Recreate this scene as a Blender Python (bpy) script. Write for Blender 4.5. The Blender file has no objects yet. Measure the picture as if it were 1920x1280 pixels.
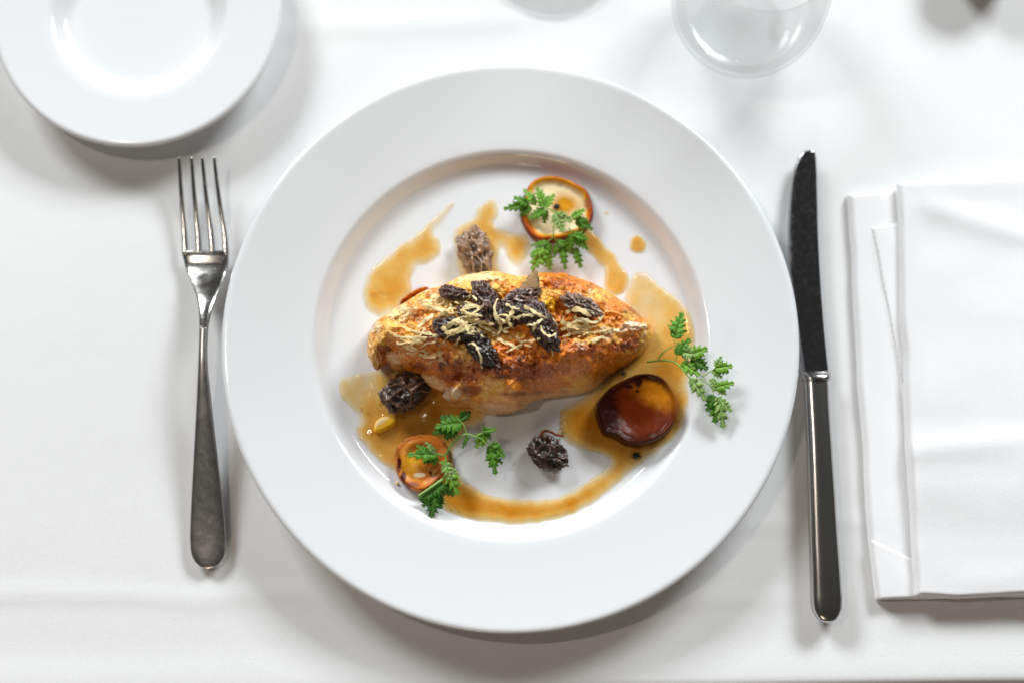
import bpy, math, random
import numpy as np
from mathutils import Vector, noise as mnoise

random.seed(7)
RNG = np.random.default_rng(11)
SC = bpy.context.scene
COL = SC.collection

# ------------------------------------------------------------------ camera
FPX = 1920 * 50 / 36.0                 # focal length in pixels of the 1920 wide photograph
TILT = math.radians(10.0)
DIST = 0.690
TGT = np.array([0.0, 0.0015, 0.022])
CAM = TGT + DIST * np.array([0, -math.sin(TILT), math.cos(TILT)])
cam_d = bpy.data.cameras.new('camera')
cam_d.lens = 50; cam_d.sensor_width = 36; cam_d.clip_start = 0.01; cam_d.clip_end = 50
cam_d.dof.use_dof = True; cam_d.dof.focus_distance = DIST - 0.016; cam_d.dof.aperture_fstop = 2.5
cam = bpy.data.objects.new('camera', cam_d); COL.objects.link(cam)
cam.location = CAM; cam.rotation_euler = (TILT, 0, 0)
SC.camera = cam

# ------------------------------------------------------------------ world and lamps
world = bpy.data.worlds.new('World'); SC.world = world; world.use_nodes = True
bg = world.node_tree.nodes['Background']
bg.inputs['Color'].default_value = (1.0, 0.97, 0.94, 1); bg.inputs['Strength'].default_value = 0.045

def area(name, loc, target, sx, sy, power, color):
    d = bpy.data.lights.new(name, 'AREA'); d.shape = 'RECTANGLE'; d.size = sx; d.size_y = sy
    d.energy = power; d.color = color
    o = bpy.data.objects.new(name, d); COL.objects.link(o); o.location = loc
    o.rotation_euler = (Vector(target) - Vector(loc)).to_track_quat('-Z', 'Y').to_euler()
    return o
area('window_light_left', (-2.20, 3.05, 2.13), (0, 0, 0), 1.45, 0.97, 160.0, (0.93, 0.97, 1.0))
area('window_light_right', (1.25, 1.78, 1.30), (0, 0, 0), 0.95, 0.58, 65.0, (0.93, 0.97, 1.0))
area('ceiling_lamp_warm', (-0.62, 0.24, 1.55), (0, 0, 0), 0.07, 0.07, 3.2, (1.0, 0.90, 0.78))
area('added_front_fill', (-0.35, -1.70, 0.85), (0, 0, 0), 0.60, 0.30, 4.6, (1.0, 0.80, 0.60))  # added fill, no known source; brightens the far well wall and chicken front

SC.view_settings.view_transform = 'Standard'; SC.view_settings.look = 'None'
SC.view_settings.exposure = 0.04; SC.view_settings.gamma = 1.0
SC.view_settings.use_curve_mapping = False
SC.cycles.use_denoising = True
SC.cycles.max_bounces = 10; SC.cycles.transparent_max_bounces = 16
SC.cycles.caustics_refractive = True; SC.cycles.blur_glossy = 0.5
SC.cycles.sample_clamp_indirect = 4.0

# ------------------------------------------------------------------ geometry helpers
_c, _s = math.cos(TILT), math.sin(TILT)
def P(px, py, z=0.0):
    """photograph pixel -> point of the place at height z"""
    px = np.asarray(px, float); py = np.asarray(py, float); z = np.asarray(z, float)
    cx = (px - 960) / FPX; cy = -(py - 640) / FPX
    dx = cx; dy = cy * _c + _s; dz = cy * _s - _c
    t = (z - CAM[2]) / dz
    return CAM[0] + dx * t, CAM[1] + dy * t, z + 0 * t
def P3(px, py, z=0.0):
    a = P(px, py, z); return Vector((float(a[0]), float(a[1]), float(a[2])))
def PIX(x, y, z):
    """point of the place -> photograph pixel (used for laying out colours of the real surfaces)"""
    x = x - CAM[0]; y = y - CAM[1]; z = z - CAM[2]
    yc = y * _c + z * _s; zc = -y * _s + z * _c
    return 960 + FPX * x / -zc, 640 - FPX * yc / -zc
MPP = 0.28 / 1088                      # metres per photograph pixel on the plate

def smooth(a, b, x):
    t = np.clip((x - a) / (b - a), 0, 1); return t * t * (3 - 2 * t)
def srgb(*c):
    c = np.array(c, float) / 255.0
    return np.where(c <= 0.04045, c / 12.92, ((c + 0.055) / 1.055) ** 2.4)

_LAT = RNG.random((6, 128, 128))
def vnoise(x, y, k=0):
    L = _LAT[k % 6]
    xi = np.floor(x).astype(int); yi = np.floor(y).astype(int)
    fx = x - xi; fy = y - yi
    fx = fx * fx * (3 - 2 * fx); fy = fy * fy * (3 - 2 * fy)
    a = L[xi % 128, yi % 128]; b = L[(xi + 1) % 128, yi % 128]
    c = L[xi % 128, (yi + 1) % 128]; d = L[(xi + 1) % 128, (yi + 1) % 128]
    return (a * (1 - fx) + b * fx) * (1 - fy) + (c * (1 - fx) + d * fx) * fy
def fbm(x, y, octs=4, k=0):
    v = 0; a = 0.5; t = 0
    for i in range(octs):
        v = v + a * vnoise(x * 2 ** i + 17.3 * i, y * 2 ** i + 9.1 * i, k + i); t += a; a *= 0.5
    return v / t

def spline(pts, n=8, closed=True):
    p = np.array(pts, float); N = len(p); out = []
    rng = range(N if closed else N - 1)
    for i in rng:
        if closed: a, b, c, d = p[(i - 1) % N], p[i], p[(i + 1) % N], p[(i + 2) % N]
        else: a, b, c, d = p[max(i - 1, 0)], p[i], p[i + 1], p[min(i + 2, N - 1)]
        for j in range(n):
            t = j / n
            out.append(0.5 * ((2 * b) + (c - a) * t + (2 * a - 5 * b + 4 * c - d) * t * t + (3 * b - a - 3 * c + d) * t ** 3))
    if not closed: out.append(p[-1])
    return np.array(out)

def sdf(poly, X, Y):
    """signed distance (positive inside) and nearest boundary point"""
    sh = X.shape; x = X.ravel(); y = Y.ravel()
    A = poly; B = np.roll(poly, -1, 0)
    best = np.full(x.shape, 1e18); nx = np.zeros_like(x); ny = np.zeros_like(x); ins = np.zeros(x.shape, bool)
    for (ax, ay), (bx, by) in zip(A, B):
        ex, ey = bx - ax, by - ay; L = ex * ex + ey * ey
        if L < 1e-18: continue
        t = np.clip(((x - ax) * ex + (y - ay) * ey) / L, 0, 1)
        qx = ax + t * ex; qy = ay + t * ey; d = (x - qx) ** 2 + (y - qy) ** 2
        m = d < best; best[m] = d[m]; nx[m] = qx[m]; ny[m] = qy[m]
        if ay != by:
            cr = ((ay > y) != (by > y)) & (x < (bx - ax) * (y - ay) / (by - ay) + ax); ins ^= cr
    d = np.sqrt(best); d = np.where(ins, d, -d)
    return d.reshape(sh), nx.reshape(sh), ny.reshape(sh)

def sheet(poly, cell):
    """grid of an outline in the table plane, edge vertices on the outline: x, y, inside distance, faces"""
    lo = poly.min(0) - cell * 1.3; hi = poly.max(0) + cell * 1.3
    gx = np.arange(lo[0], hi[0] + cell, cell); gy = np.arange(lo[1], hi[1] + cell, cell)
    X, Y = np.meshgrid(gx, gy, indexing='ij')
    d, nx, ny = sdf(poly, X, Y)
    ins = d > 0
    X = np.where(ins, X, nx); Y = np.where(ins, Y, ny); d = np.where(ins, d, 0)
    keep = ins[:-1, :-1] | ins[1:, :-1] | ins[1:, 1:] | ins[:-1, 1:]
    idx = np.arange(X.size).reshape(X.shape)
    f = np.stack([idx[:-1, :-1][keep], idx[1:, :-1][keep], idx[1:, 1:][keep], idx[:-1, 1:][keep]], 1)
    used = np.unique(f); remap = np.full(X.size, -1); remap[used] = np.arange(len(used))
    return X.ravel()[used], Y.ravel()[used], d.ravel()[used], remap[f]

def tag(o, label=None, cat=None, group=None, kind=None):
    if label: o['label'] = label
    if cat: o['category'] = cat
    if group: o['group'] = group
    if kind: o['kind'] = kind
    return o
def mesh_obj(name, verts, faces, mat, parent=None, col=None, attrs=None, flat=False):
    me = bpy.data.meshes.new(name)
    verts = np.asarray(verts, float)
    me.from_pydata(verts.tolist(), [], faces.tolist() if isinstance(faces, np.ndarray) else faces)
    if col is not None:
        a = me.color_attributes.new('Col', 'FLOAT_COLOR', 'POINT')
        c = np.ones((len(verts), 4)); c[:, :3] = col; a.data.foreach_set('color', c.ravel())
    for k, v in (attrs or {}).items():
        a = me.attributes.new(k, 'FLOAT', 'POINT'); a.data.foreach_set('value', np.asarray(v, float))
    if not flat: me.shade_smooth()
    me.materials.append(mat); me.update()
    o = bpy.data.objects.new(name, me); COL.objects.link(o)
    if parent: o.parent = parent
    return o
def empty(name, loc=(0, 0, 0)):
    o = bpy.data.objects.new(name, None); COL.objects.link(o); o.empty_display_size = 0.01
    return o

def lathe(prof, seg=128, cx=0.0, cy=0.0):
    p = np.array(prof, float); n = len(p)
    a = np.arange(seg) * 2 * math.pi / seg
    V = np.stack([cx + p[:, None, 0] * np.cos(a), cy + p[:, None, 0] * np.sin(a), np.repeat(p[:, 1:2], seg, 1)], 2).reshape(-1, 3)
    F = []
    for i in range(n - 1):
        for j in range(seg):
            k = (j + 1) % seg
            F.append((i * seg + j, i * seg + k, (i + 1) * seg + k, (i + 1) * seg + j))
    return V, F

def loft(rings, cap=True):
    """rings: list of (m,3) arrays"""
    R = np.array(rings); n, m, _ = R.shape; V = R.reshape(-1, 3); F = []
    for i in range(n - 1):
        for j in range(m):
            k = (j + 1) % m
            F.append((i * m + j, i * m + k, (i + 1) * m + k, (i + 1) * m + j))
    if cap:
        F.append(tuple(range(m))[::-1]); F.append(tuple((n - 1) * m + j for j in range(m)))
    return V, F
def super_ring(cx, y, cz, hw, ht, e=2.0, m=28, ex=None):
    a = np.arange(m) * 2 * math.pi / m
    c, s = np.cos(a), np.sin(a)
    return np.stack([cx + hw * np.sign(c) * np.abs(c) ** (2 / e), np.full(m, y), cz + ht * np.sign(s) * np.abs(s) ** (2 / e)], 1)

def tube(pts, rad, m=6):
    pts = np.array(pts, float); n = len(pts)
    rad = np.broadcast_to(np.asarray(rad, float), (n,))
    T = np.gradient(pts, axis=0); T /= np.linalg.norm(T, axis=1)[:, None] + 1e-12
    rings = []
    a = np.arange(m) * 2 * math.pi / m
    for i in range(n):
        up = np.array([0, 0, 1.0]) if abs(T[i][2]) < 0.9 else np.array([1.0, 0, 0])
        s = np.cross(T[i], up); s /= np.linalg.norm(s); u = np.cross(s, T[i])
        rings.append(pts[i] + rad[i] * (np.cos(a)[:, None] * s + np.sin(a)[:, None] * u))
    return loft(rings)

# ------------------------------------------------------------------ materials
def mat(name, color=(0.8, 0.8, 0.8), rough=0.5, metal=0.0, spec=0.5, coat=0.0, coat_rough=0.1, sss=0.0, sss_rad=(0.003, 0.0012, 0.0005), attr=None):
    m = bpy.data.materials.new(name); m.use_nodes = True
    n = m.node_tree.nodes; l = m.node_tree.links; b = n['Principled BSDF']
    b.inputs['Base Color'].default_value = (*color, 1); b.inputs['Roughness'].default_value = rough
    b.inputs['Metallic'].default_value = metal; b.inputs['Specular IOR Level'].default_value = spec
    b.inputs['Coat Weight'].default_value = coat; b.inputs['Coat Roughness'].default_value = coat_rough
    if sss > 0:
        b.inputs['Subsurface Weight'].default_value = sss; b.inputs['Subsurface Radius'].default_value = sss_rad
        b.inputs['Subsurface Scale'].default_value = 1.0
    if attr:
        a = n.new('ShaderNodeAttribute'); a.attribute_name = attr
        l.new(a.outputs['Color'], b.inputs['Base Color'])
    return m, n, l, b
def noise_node(n, l, scale, detail=4, vec=None, rough=0.5):
    t = n.new('ShaderNodeTexNoise'); t.inputs['Scale'].default_value = scale; t.inputs['Detail'].default_value = detail
    t.inputs['Roughness'].default_value = rough
    if vec is None:
        tc = n.new('ShaderNodeTexCoord'); vec = tc.outputs['Object']
    l.new(vec, t.inputs['Vector']); return t
def bump(n, l, b, h, strength, dist, base=None):
    bp = n.new('ShaderNodeBump'); bp.inputs['Strength'].default_value = strength; bp.inputs['Distance'].default_value = dist
    l.new(h, bp.inputs['Height'])
    if base: l.new(base, bp.inputs['Normal'])
    l.new(bp.outputs['Normal'], b.inputs['Normal']); l.new(bp.outputs['Normal'], b.inputs['Coat Normal']); return bp.outputs['Normal']
def ramp(n, l, fac, stops):
    r = n.new('ShaderNodeValToRGB'); l.new(fac, r.inputs['Fac'])
    e = r.color_ramp.elements
    while len(e) < len(stops): e.new(0.5)
    for el, (p, c) in zip(e, stops): el.position = p; el.color = (*c, 1) if len(c) == 3 else c
    return r.outputs['Color']

def cloth_mat(name, color, weave=1300.0, wstr=0.3):
    m, n, l, b = mat(name, color, rough=0.85, spec=0.25)
    b.inputs['Sheen Weight'].default_value = 0.15
    tc = n.new('ShaderNodeTexCoord'); mp = n.new('ShaderNodeMapping'); l.new(tc.outputs['Object'], mp.inputs['Vector'])
    mp.inputs['Rotation'].default_value = (0, 0, math.radians(38)); mp.inputs['Scale'].default_value = (1.0, 3.4, 1.0)
    t = noise_node(n, l, weave, 2, mp.outputs['Vector'])
    n1 = bump(n, l, b, t.outputs['Fac'], wstr, 0.0006)
    t2 = noise_node(n, l, 60, 4)
    bump(n, l, b, t2.outputs['Fac'], 0.04, 0.004, n1)
    return m
M_cloth = cloth_mat('white_table_linen', (0.80, 0.80, 0.80))
M_napkin = cloth_mat('white_napkin_linen', (0.84, 0.84, 0.85), 1100, 0.25)
M_china, n, l, b = mat('glazed_porcelain', (0.765, 0.775, 0.785), rough=0.10, spec=0.5)

M_steel, n, l, b = mat('worn_steel', (0.50, 0.47, 0.44), rough=0.22, metal=1.0)
t = noise_node(n, l, 900, 5); t2 = noise_node(n, l, 160, 4)
mx = n.new('ShaderNodeMath'); mx.operation = 'MULTIPLY'; l.new(t.outputs['Fac'], mx.inputs[0]); l.new(t2.outputs['Fac'], mx.inputs[1])
l.new(ramp(n, l, mx.outputs[0], [(0.12, (0.16,) * 3), (0.45, (0.30,) * 3)]), b.inputs['Roughness'])
l.new(ramp(n, l, t.outputs['Fac'], [(0.3, (0.44, 0.42, 0.40)), (0.62, (0.50, 0.48, 0.46))]), b.inputs['Base Color'])
bump(n, l, b, t2.outputs['Fac'], 0.03, 0.0006)
M_worn, n, l, b = mat('worn_handle_steel', (0.56, 0.54, 0.52), rough=0.42, metal=1.0)
t = noise_node(n, l, 800, 4); t2 = noise_node(n, l, 260, 3)
mx = n.new('ShaderNodeMath'); mx.operation = 'MULTIPLY'; l.new(t.outputs['Fac'], mx.inputs[0]); l.new(t2.outputs['Fac'], mx.inputs[1])
l.new(ramp(n, l, mx.outputs[0], [(0.14, (0.28,) * 3), (0.36, (0.35,) * 3)]), b.inputs['Roughness'])
M_blade, n, l, b = mat('polished_blade_steel', (0.42, 0.42, 0.44), rough=0.12, metal=1.0)
t = noise_node(n, l, 500, 6)
l.new(ramp(n, l, t.outputs['Fac'], [(0.38, (0.09,) * 3), (0.70, (0.20,) * 3)]), b.inputs['Roughness'])

def glass_mat(name, mixv, tint=(0.995, 0.997, 0.996), ior=1.48, bumpy=False):
    m = bpy.data.materials.new(name); m.use_nodes = True; n = m.node_tree.nodes; l = m.node_tree.links
    n.remove(n['Principled BSDF']); out = n['Material Output']
    g = n.new('ShaderNodeBsdfGlass'); g.inputs['Color'].default_value = (*tint, 1); g.inputs['IOR'].default_value = ior; g.inputs['Roughness'].default_value = 0.0
    tr = n.new('ShaderNodeBsdfTransparent'); tr.inputs['Color'].default_value = (*tint, 1)
    mx = n.new('ShaderNodeMixShader'); mx.inputs['Fac'].default_value = mixv
    l.new(tr.outputs[0], mx.inputs[1]); l.new(g.outputs[0], mx.inputs[2]); l.new(mx.outputs[0], out.inputs['Surface'])
    if bumpy:
        t = noise_node(n, l, 420, 3); bp = n.new('ShaderNodeBump'); bp.inputs['Strength'].default_value = 0.25; bp.inputs['Distance'].default_value = 0.001
        l.new(t.outputs['Fac'], bp.inputs['Height']); l.new(bp.outputs['Normal'], g.inputs['Normal'])
    return m
def thin_glass(name, k=0.7, p=4.0, wet=0.0):
    m = bpy.data.materials.new(name); m.use_nodes = True; n = m.node_tree.nodes; l = m.node_tree.links
    n.remove(n['Principled BSDF'])
    g = n.new('ShaderNodeBsdfGlossy'); g.inputs['Roughness'].default_value = 0.02
    tr = n.new('ShaderNodeBsdfTransparent'); tr.inputs['Color'].default_value = (0.985, 0.988, 0.987, 1)
    fr = n.new('ShaderNodeLayerWeight'); fr.inputs['Blend'].default_value = 0.5
    pw = n.new('ShaderNodeMath'); pw.operation = 'POWER'; pw.inputs[1].default_value = p; l.new(fr.outputs['Facing'], pw.inputs[0])
    ma = n.new('ShaderNodeMath'); ma.operation = 'MULTIPLY_ADD'; ma.inputs[1].default_value = k; ma.inputs[2].default_value = 0.04; l.new(pw.outputs[0], ma.inputs[0])
    mx = n.new('ShaderNodeMixShader'); l.new(ma.outputs[0], mx.inputs['Fac'])
    l.new(tr.outputs[0], mx.inputs[1]); l.new(g.outputs[0], mx.inputs[2]); l.new(mx.outputs[0], n['Material Output'].inputs['Surface'])
    if wet:
        t = noise_node(n, l, 500, 3); bp = n.new('ShaderNodeBump'); bp.inputs['Strength'].default_value = wet * 4; bp.inputs['Distance'].default_value = 0.0008
        l.new(t.outputs['Fac'], bp.inputs['Height']); l.new(bp.outputs['Normal'], g.inputs['Normal'])
    return m
M_glass = thin_glass('clear_glass', 0.45, 4.0)
M_foot = thin_glass('clear_glass_foot', 0.9, 2.2)
M_glass_wet = thin_glass('clear_glass_misted', 0.55, 3.2, 0.05)
M_water = glass_mat('clear_water', 0.15, (0.998, 0.998, 0.998), 1.33)
M_dark, _, _, _ = mat('dark_glass', (0.012, 0.013, 0.013), rough=0.25)

# chicken: colour from the mesh attribute, fine crust from noise
M_chicken, n, l, b = mat('roast_chicken', rough=0.34, spec=0.5, coat=0.38, coat_rough=0.12, sss=0.06, sss_rad=(0.004, 0.0014, 0.0005), attr='Col')
t = noise_node(n, l, 900, 1.5, rough=0.5); t2 = noise_node(n, l, 330, 3, rough=0.6)
base = b.inputs['Base Color'].links[0].from_socket
hs = n.new('ShaderNodeMix'); hs.data_type = 'RGBA'; hs.blend_type = 'MULTIPLY'; at = n.new('ShaderNodeAttribute'); at.attribute_name = 'crust'
mf = n.new('ShaderNodeMath'); mf.operation = 'MULTIPLY_ADD'; mf.inputs[1].default_value = 0.75; mf.inputs[2].default_value = 0.2; l.new(at.outputs['Fac'], mf.inputs[0]); l.new(mf.outputs[0], hs.inputs['Factor'])
l.new(base, hs.inputs['A'])
l.new(ramp(n, l, t2.outputs['Fac'], [(0.32, (0.66, 0.50, 0.40)), (0.48, (1, 1, 1)), (0.68, (1.28, 1.26, 1.22))]), hs.inputs['B'])
l.new(hs.outputs['Result'], b.inputs['Base Color'])
n1 = bump(n, l, b, t.outputs['Fac'], 0.6, 0.0011); bump(n, l, b, t2.outputs['Fac'], 0.45, 0.0020, n1)
l.new(ramp(n, l, t2.outputs['Fac'], [(0.3, (0.18,) * 3), (0.7, (0.42,) * 3)]), b.inputs['Roughness'])

M_morel, n, l, b = mat('morel_flesh', rough=0.36, spec=0.4, coat=0.6, coat_rough=0.08, attr='Col')
t = noise_node(n, l, 900, 1.5); bump(n, l, b, t.outputs['Fac'], 0.4, 0.0008)
M_shred, n, l, b = mat('fried_shallot', rough=0.6, spec=0.2, attr='Col')
tr = n.new('ShaderNodeBsdfTranslucent'); mx = n.new('ShaderNodeMixShader'); mx.inputs['Fac'].default_value = 0.18
l.new(b.inputs['Base Color'].links[0].from_socket, tr.inputs['Color'])
l.new(b.outputs[0], mx.inputs[1]); l.new(tr.outputs[0], mx.inputs[2]); l.new(mx.outputs[0], n['Material Output'].inputs['Surface'])
t = noise_node(n, l, 1300, 3); bump(n, l, b, t.outputs['Fac'], 0.4, 0.0005)
M_onion, n, l, b = mat('glazed_onion', rough=0.30, spec=0.12, coat=0.0, coat_rough=0.10, sss=0.08, sss_rad=(0.005, 0.0018, 0.0006), attr='Col')
t = noise_node(n, l, 500, 4); bump(n, l, b, t.outputs['Fac'], 0.15, 0.0008)
M_leaf, n, l, b = mat('chervil_leaf', rough=0.42, spec=0.3, attr='Col')
tr = n.new('ShaderNodeBsdfTranslucent'); mx = n.new('ShaderNodeMixShader'); mx.inputs['Fac'].default_value = 0.32
tr.inputs['Color'].default_value = (0.16, 0.42, 0.04, 1)
l.new(b.outputs[0], mx.inputs[1]); l.new(tr.outputs[0], mx.inputs[2]); l.new(mx.outputs[0], n['Material Output'].inputs['Surface'])
t = noise_node(n, l, 500, 2); bump(n, l, b, t.outputs['Fac'], 0.2, 0.0006)
M_stem, _, _, _ = mat('chervil_stem', tuple(srgb(120, 165, 70)), rough=0.4, sss=0.2, sss_rad=(0.001, 0.002, 0.0005))
M_pepper, n, l, b = mat('black_pepper', (0.012, 0.011, 0.010), rough=0.5)

def sauce_mat(name, thin, thick):
    m = bpy.data.materials.new(name); m.use_nodes = True; n = m.node_tree.nodes; l = m.node_tree.links
    b = n['Principled BSDF']; out = n['Material Output']
    a = n.new('ShaderNodeAttribute'); a.attribute_name = 'depth'
    t = noise_node(n, l, 130, 4)
    ad = n.new('ShaderNodeMath'); ad.operation = 'MULTIPLY_ADD'; ad.inputs[1].default_value = 0.8; l.new(t.outputs['Fac'], ad.inputs[0])
    sb = n.new('ShaderNodeMath'); sb.operation = 'SUBTRACT'; sb.inputs[1].default_value = 0.38
    l.new(a.outputs['Fac'], ad.inputs[2]); l.new(ad.outputs[0], sb.inputs[0]); sb.use_clamp = True
    l.new(ramp(n, l, sb.outputs[0], [(0.0, tuple(srgb(242, 222, 180))), (0.45, thin), (1.0, thick)]), b.inputs['Base Color'])
    b.inputs['Roughness'].default_value = 0.07
    tr = n.new('ShaderNodeBsdfTransparent')
    l.new(ramp(n, l, sb.outputs[0], [(0.0, (0.99, 0.97, 0.92)), (0.5, (0.99, 0.83, 0.46)), (1.0, (0.92, 0.56, 0.11))]), tr.inputs['Color'])
    mx = n.new('ShaderNodeMixShader')
    l.new(ramp(n, l, sb.outputs[0], [(0.0, (0.10,) * 3), (0.5, (0.36,) * 3), (1.0, (0.50,) * 3)]), mx.inputs['Fac'])
    l.new(tr.outputs[0], mx.inputs[1]); l.new(b.outputs[0], mx.inputs[2]); l.new(mx.outputs[0], out.inputs['Surface'])
    t2 = noise_node(n, l, 800, 3); bump(n, l, b, t2.outputs['Fac'], 0.12, 0.0006)
    return m
M_sauce = sauce_mat('amber_pan_sauce', tuple(srgb(242, 184, 86)), tuple(srgb(210, 130, 18)))
M_bubble, _, _, _ = mat('sauce_bubble', tuple(srgb(252, 214, 140)), rough=0.05, coat=0.5, coat_rough=0.02)

# ------------------------------------------------------------------ tablecloth
e0 = np.array(P(500, 1283, 0)[:2]); e1 = np.array(P(1920, 1263, 0)[:2])
ed = (e1 - e0) / np.linalg.norm(e1 - e0); en = np.array([-ed[1], ed[0]])
ss = np.linspace(-0.75, 0.95, 260)
tt = np.concatenate([np.linspace(-0.30, -0.012, 30), np.linspace(-0.010, 0.010, 14), np.linspace(0.012, 0.85, 240)])
S, T = np.meshgrid(ss, tt, indexing='ij')
rad = 0.006
ang = np.clip(-T / rad, 0, math.pi / 2)
fl = np.where(T > 0, T, -rad * np.sin(ang)); zz = np.where(T > 0, 0, -rad * (1 - np.cos(ang)) + np.minimum(0, T + rad * math.pi / 2))
X = e0[0] + ed[0] * S + en[0] * fl; Y = e0[1] + ed[1] * S + en[1] * fl
top = smooth(0.0, 0.02, T)
wr = 0.0008 * (fbm(X * 9 + 3, Y * 14 + 5, 3, 1) - 0.5)
def crease(x0, y0, x1, y1, amp, w):
    a = np.array(P(x0, y0)[:2]); c = np.array(P(x1, y1)[:2]); v = c - a; L = np.linalg.norm(v); v = v / L; q = np.array([-v[1], v[0]])
    u = (X - a[0]) * v[0] + (Y - a[1]) * v[1]; d = (X - a[0]) * q[0] + (Y - a[1]) * q[1] + 0.004 * (vnoise(u * 25, u * 0 + x0, 2) - 0.5)
    return amp * np.exp(-(d / w) ** 2) * smooth(-0.05, 0.03, u) * smooth(-0.05, 0.03, L - u)
wr = wr + crease(-100, 1112, 520, 1118, 0.0006, 0.004) + crease(1330, 985, 1660, 972, 0.0005, 0.003) + crease(1150, 1120, 1500, 1115, 0.0004, 0.004)
wr = wr + crease(480, 60, 1000, 30, 0.0006, 0.006) + crease(1590, -60, 1680, 320, 0.0006, 0.01)
hang = smooth(0.0, -0.05, T)
Y = Y + hang * 0.012 * np.sin(S * 22 + 1.0)
V = np.stack([X, Y, zz + (wr - 0.0008) * top], 2).reshape(-1, 3)
idx = np.arange(X.size).reshape(X.shape)
F = np.stack([idx[:-1, :-1], idx[1:, :-1], idx[1:, 1:], idx[:-1, 1:]], 2).reshape(-1, 4)
tag(mesh_obj('tablecloth', V, F, M_cloth), 'smooth white linen tablecloth covering the whole table to its front edge', 'tablecloth')

# ------------------------------------------------------------------ plates
FLOOR = 0.0084
def plate_profile(R, W, h, base_r):
    """top surface outwards: well floor to W-0.012, wall, rim to R"""
    top = [(0.00001, FLOOR), (W * 0.35, FLOOR), (W - 0.020, FLOOR + 0.0001), (W - 0.0125, FLOOR + 0.0003), (W - 0.0095, FLOOR + 0.0008),
           (W - 0.0075, FLOOR + 0.0018), (W - 0.0056, FLOOR + 0.0034), (W - 0.0038, FLOOR + 0.0053), (W - 0.0024, FLOOR + 0.0066),
           (W - 0.0011, FLOOR + 0.0074), (W, FLOOR + 0.0078), (W + 0.003, FLOOR + 0.0082)]
    z0 = FLOOR + 0.0082
    for i in range(1, 9):
        t = i / 8; top.append((W + 0.003 + (R - 0.0025 - W - 0.003) * t, z0 + (h - z0) * (0.75 * t + 0.25 * t * t)))
    return top
def make_plate(name, R, W, h, base_r, cx, cy):
    top = plate_profile(R, W, h, base_r)
    lip = [(R - 0.0008, h - 0.0002), (R, h - 0.0012), (R - 0.0003, h - 0.0024), (R - 0.002, h - 0.0036)]
    bot = [(W + 0.012, 0.0132), (W + 0.003, 0.0095), (W - 0.004, 0.0046), (base_r + 0.003, 0.0016), (base_r + 0.0015, 0.0001), (base_r - 0.0015, 0.0001), (base_r - 0.003, 0.0034), (0.0004, 0.0034)]
    sm = spline(top, 3, False)
    V, F = lathe([tuple(q) for q in sm] + lip + bot, 192, cx, cy)
    return mesh_obj(name, V, F, M_china)
R1, W1, H1 = 0.1405, 0.0978, 0.0215
pc = P3(957, 635, H1)
PX, PY = pc.x, pc.y
tag(make_plate('dinner_plate', R1, W1, H1, 0.082, PX, PY), 'large white porcelain dinner plate with wide rim in the centre of the table', 'plate')
_pp = np.array(plate_profile(R1, W1, H1, 0.08))
def plate_z(x, y): return np.interp(np.hypot(x - PX, y - PY), _pp[:, 0], _pp[:, 1])
bc = P3(258, 17, 0.0165)
tag(make_plate('side_plate', 0.0735, 0.0460, 0.0180, 0.042, bc.x, bc.y), 'small empty white bread plate cut by the upper left corner', 'plate')

# ------------------------------------------------------------------ cutlery
def dense(rows, n):
    r = np.array(rows, float); y = r[:, 0]; q = np.linspace(y[0], y[-1], n); q = np.unique(np.concatenate([q, y]))
    out = [q]
    for k in range(1, r.shape[1]):
        # monotone-ish smooth interpolation
        sec = np.diff(r[:, k]) / np.diff(y); m = np.concatenate([[sec[0]], [0 if a * c <= 0 else 2 * a * c / (a + c) for a, c in zip(sec[:-1], sec[1:])], [sec[-1]]]); i = np.clip(np.searchsorted(y, q) - 1, 0, len(y) - 2)
        h = y[i + 1] - y[i]; t = (q - y[i]) / h
        out.append((2 * t ** 3 - 3 * t ** 2 + 1) * r[i, k] + (t ** 3 - 2 * t ** 2 + t) * h * m[i] + (-2 * t ** 3 + 3 * t ** 2) * r[i + 1, k] + (t ** 3 - t ** 2) * h * m[i + 1])
    return np.array(out).T
def sweep_rows(rows, n, e=2.0, zplane=None, m=28):
    """rows: y, xl, xr (pixels), z centre, half thickness (m)"""
    rings = []
    for y, xl, xr, z, th in dense(rows, n):
        a = P(xl, y, z); c = P(xr, y, z)
        hw = max(0.00005, (c[0] - a[0]) / 2); rings.append(super_ring((a[0] + c[0]) / 2, float(a[1]), z, hw, max(th, 0.00003), e, m))
    return loft(rings)
fork = empty('fork')
V, F = sweep_rows([(471, 341, 429, .0052, .0010), (482, 343, 429, .0046, .0011), (494, 346, 428.5, .0045, .0011), (510, 351, 425, .0054, .0012), (526, 357, 419, .0078, .0012), (545, 364, 412, .0112, .0014), (562, 369, 405, .0140, .0015), (590, 372.5, 396, .0168, .0017), (615, 373.5, 390.5, .0178, .0018)], 50, 2.2)
mesh_obj('head', V, F, M_steel, fork)
V, F = sweep_rows([(612, 373.4, 390.6, .0177, .0018), (660, 372, 389, .0176, .0019), (763, 367.5, 398, .0142, .0018), (866, 362, 409.5, .0095, .0016), (969, 357, 421, .0052, .0015), (1004, 356, 423.5, .0042, .0015), (1030, 357, 423, .0036, .0015), (1046, 361.5, 418.5, .0034, .0014), (1055, 367.5, 412, .0033, .00125), (1061, 374.5, 405, .0033, .0010), (1064.5, 381, 398.5, .0033, .0007), (1066, 388, 392, .0033, .0002)], 90, 2.3)
mesh_obj('handle', V, F, M_worn, fork)
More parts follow.
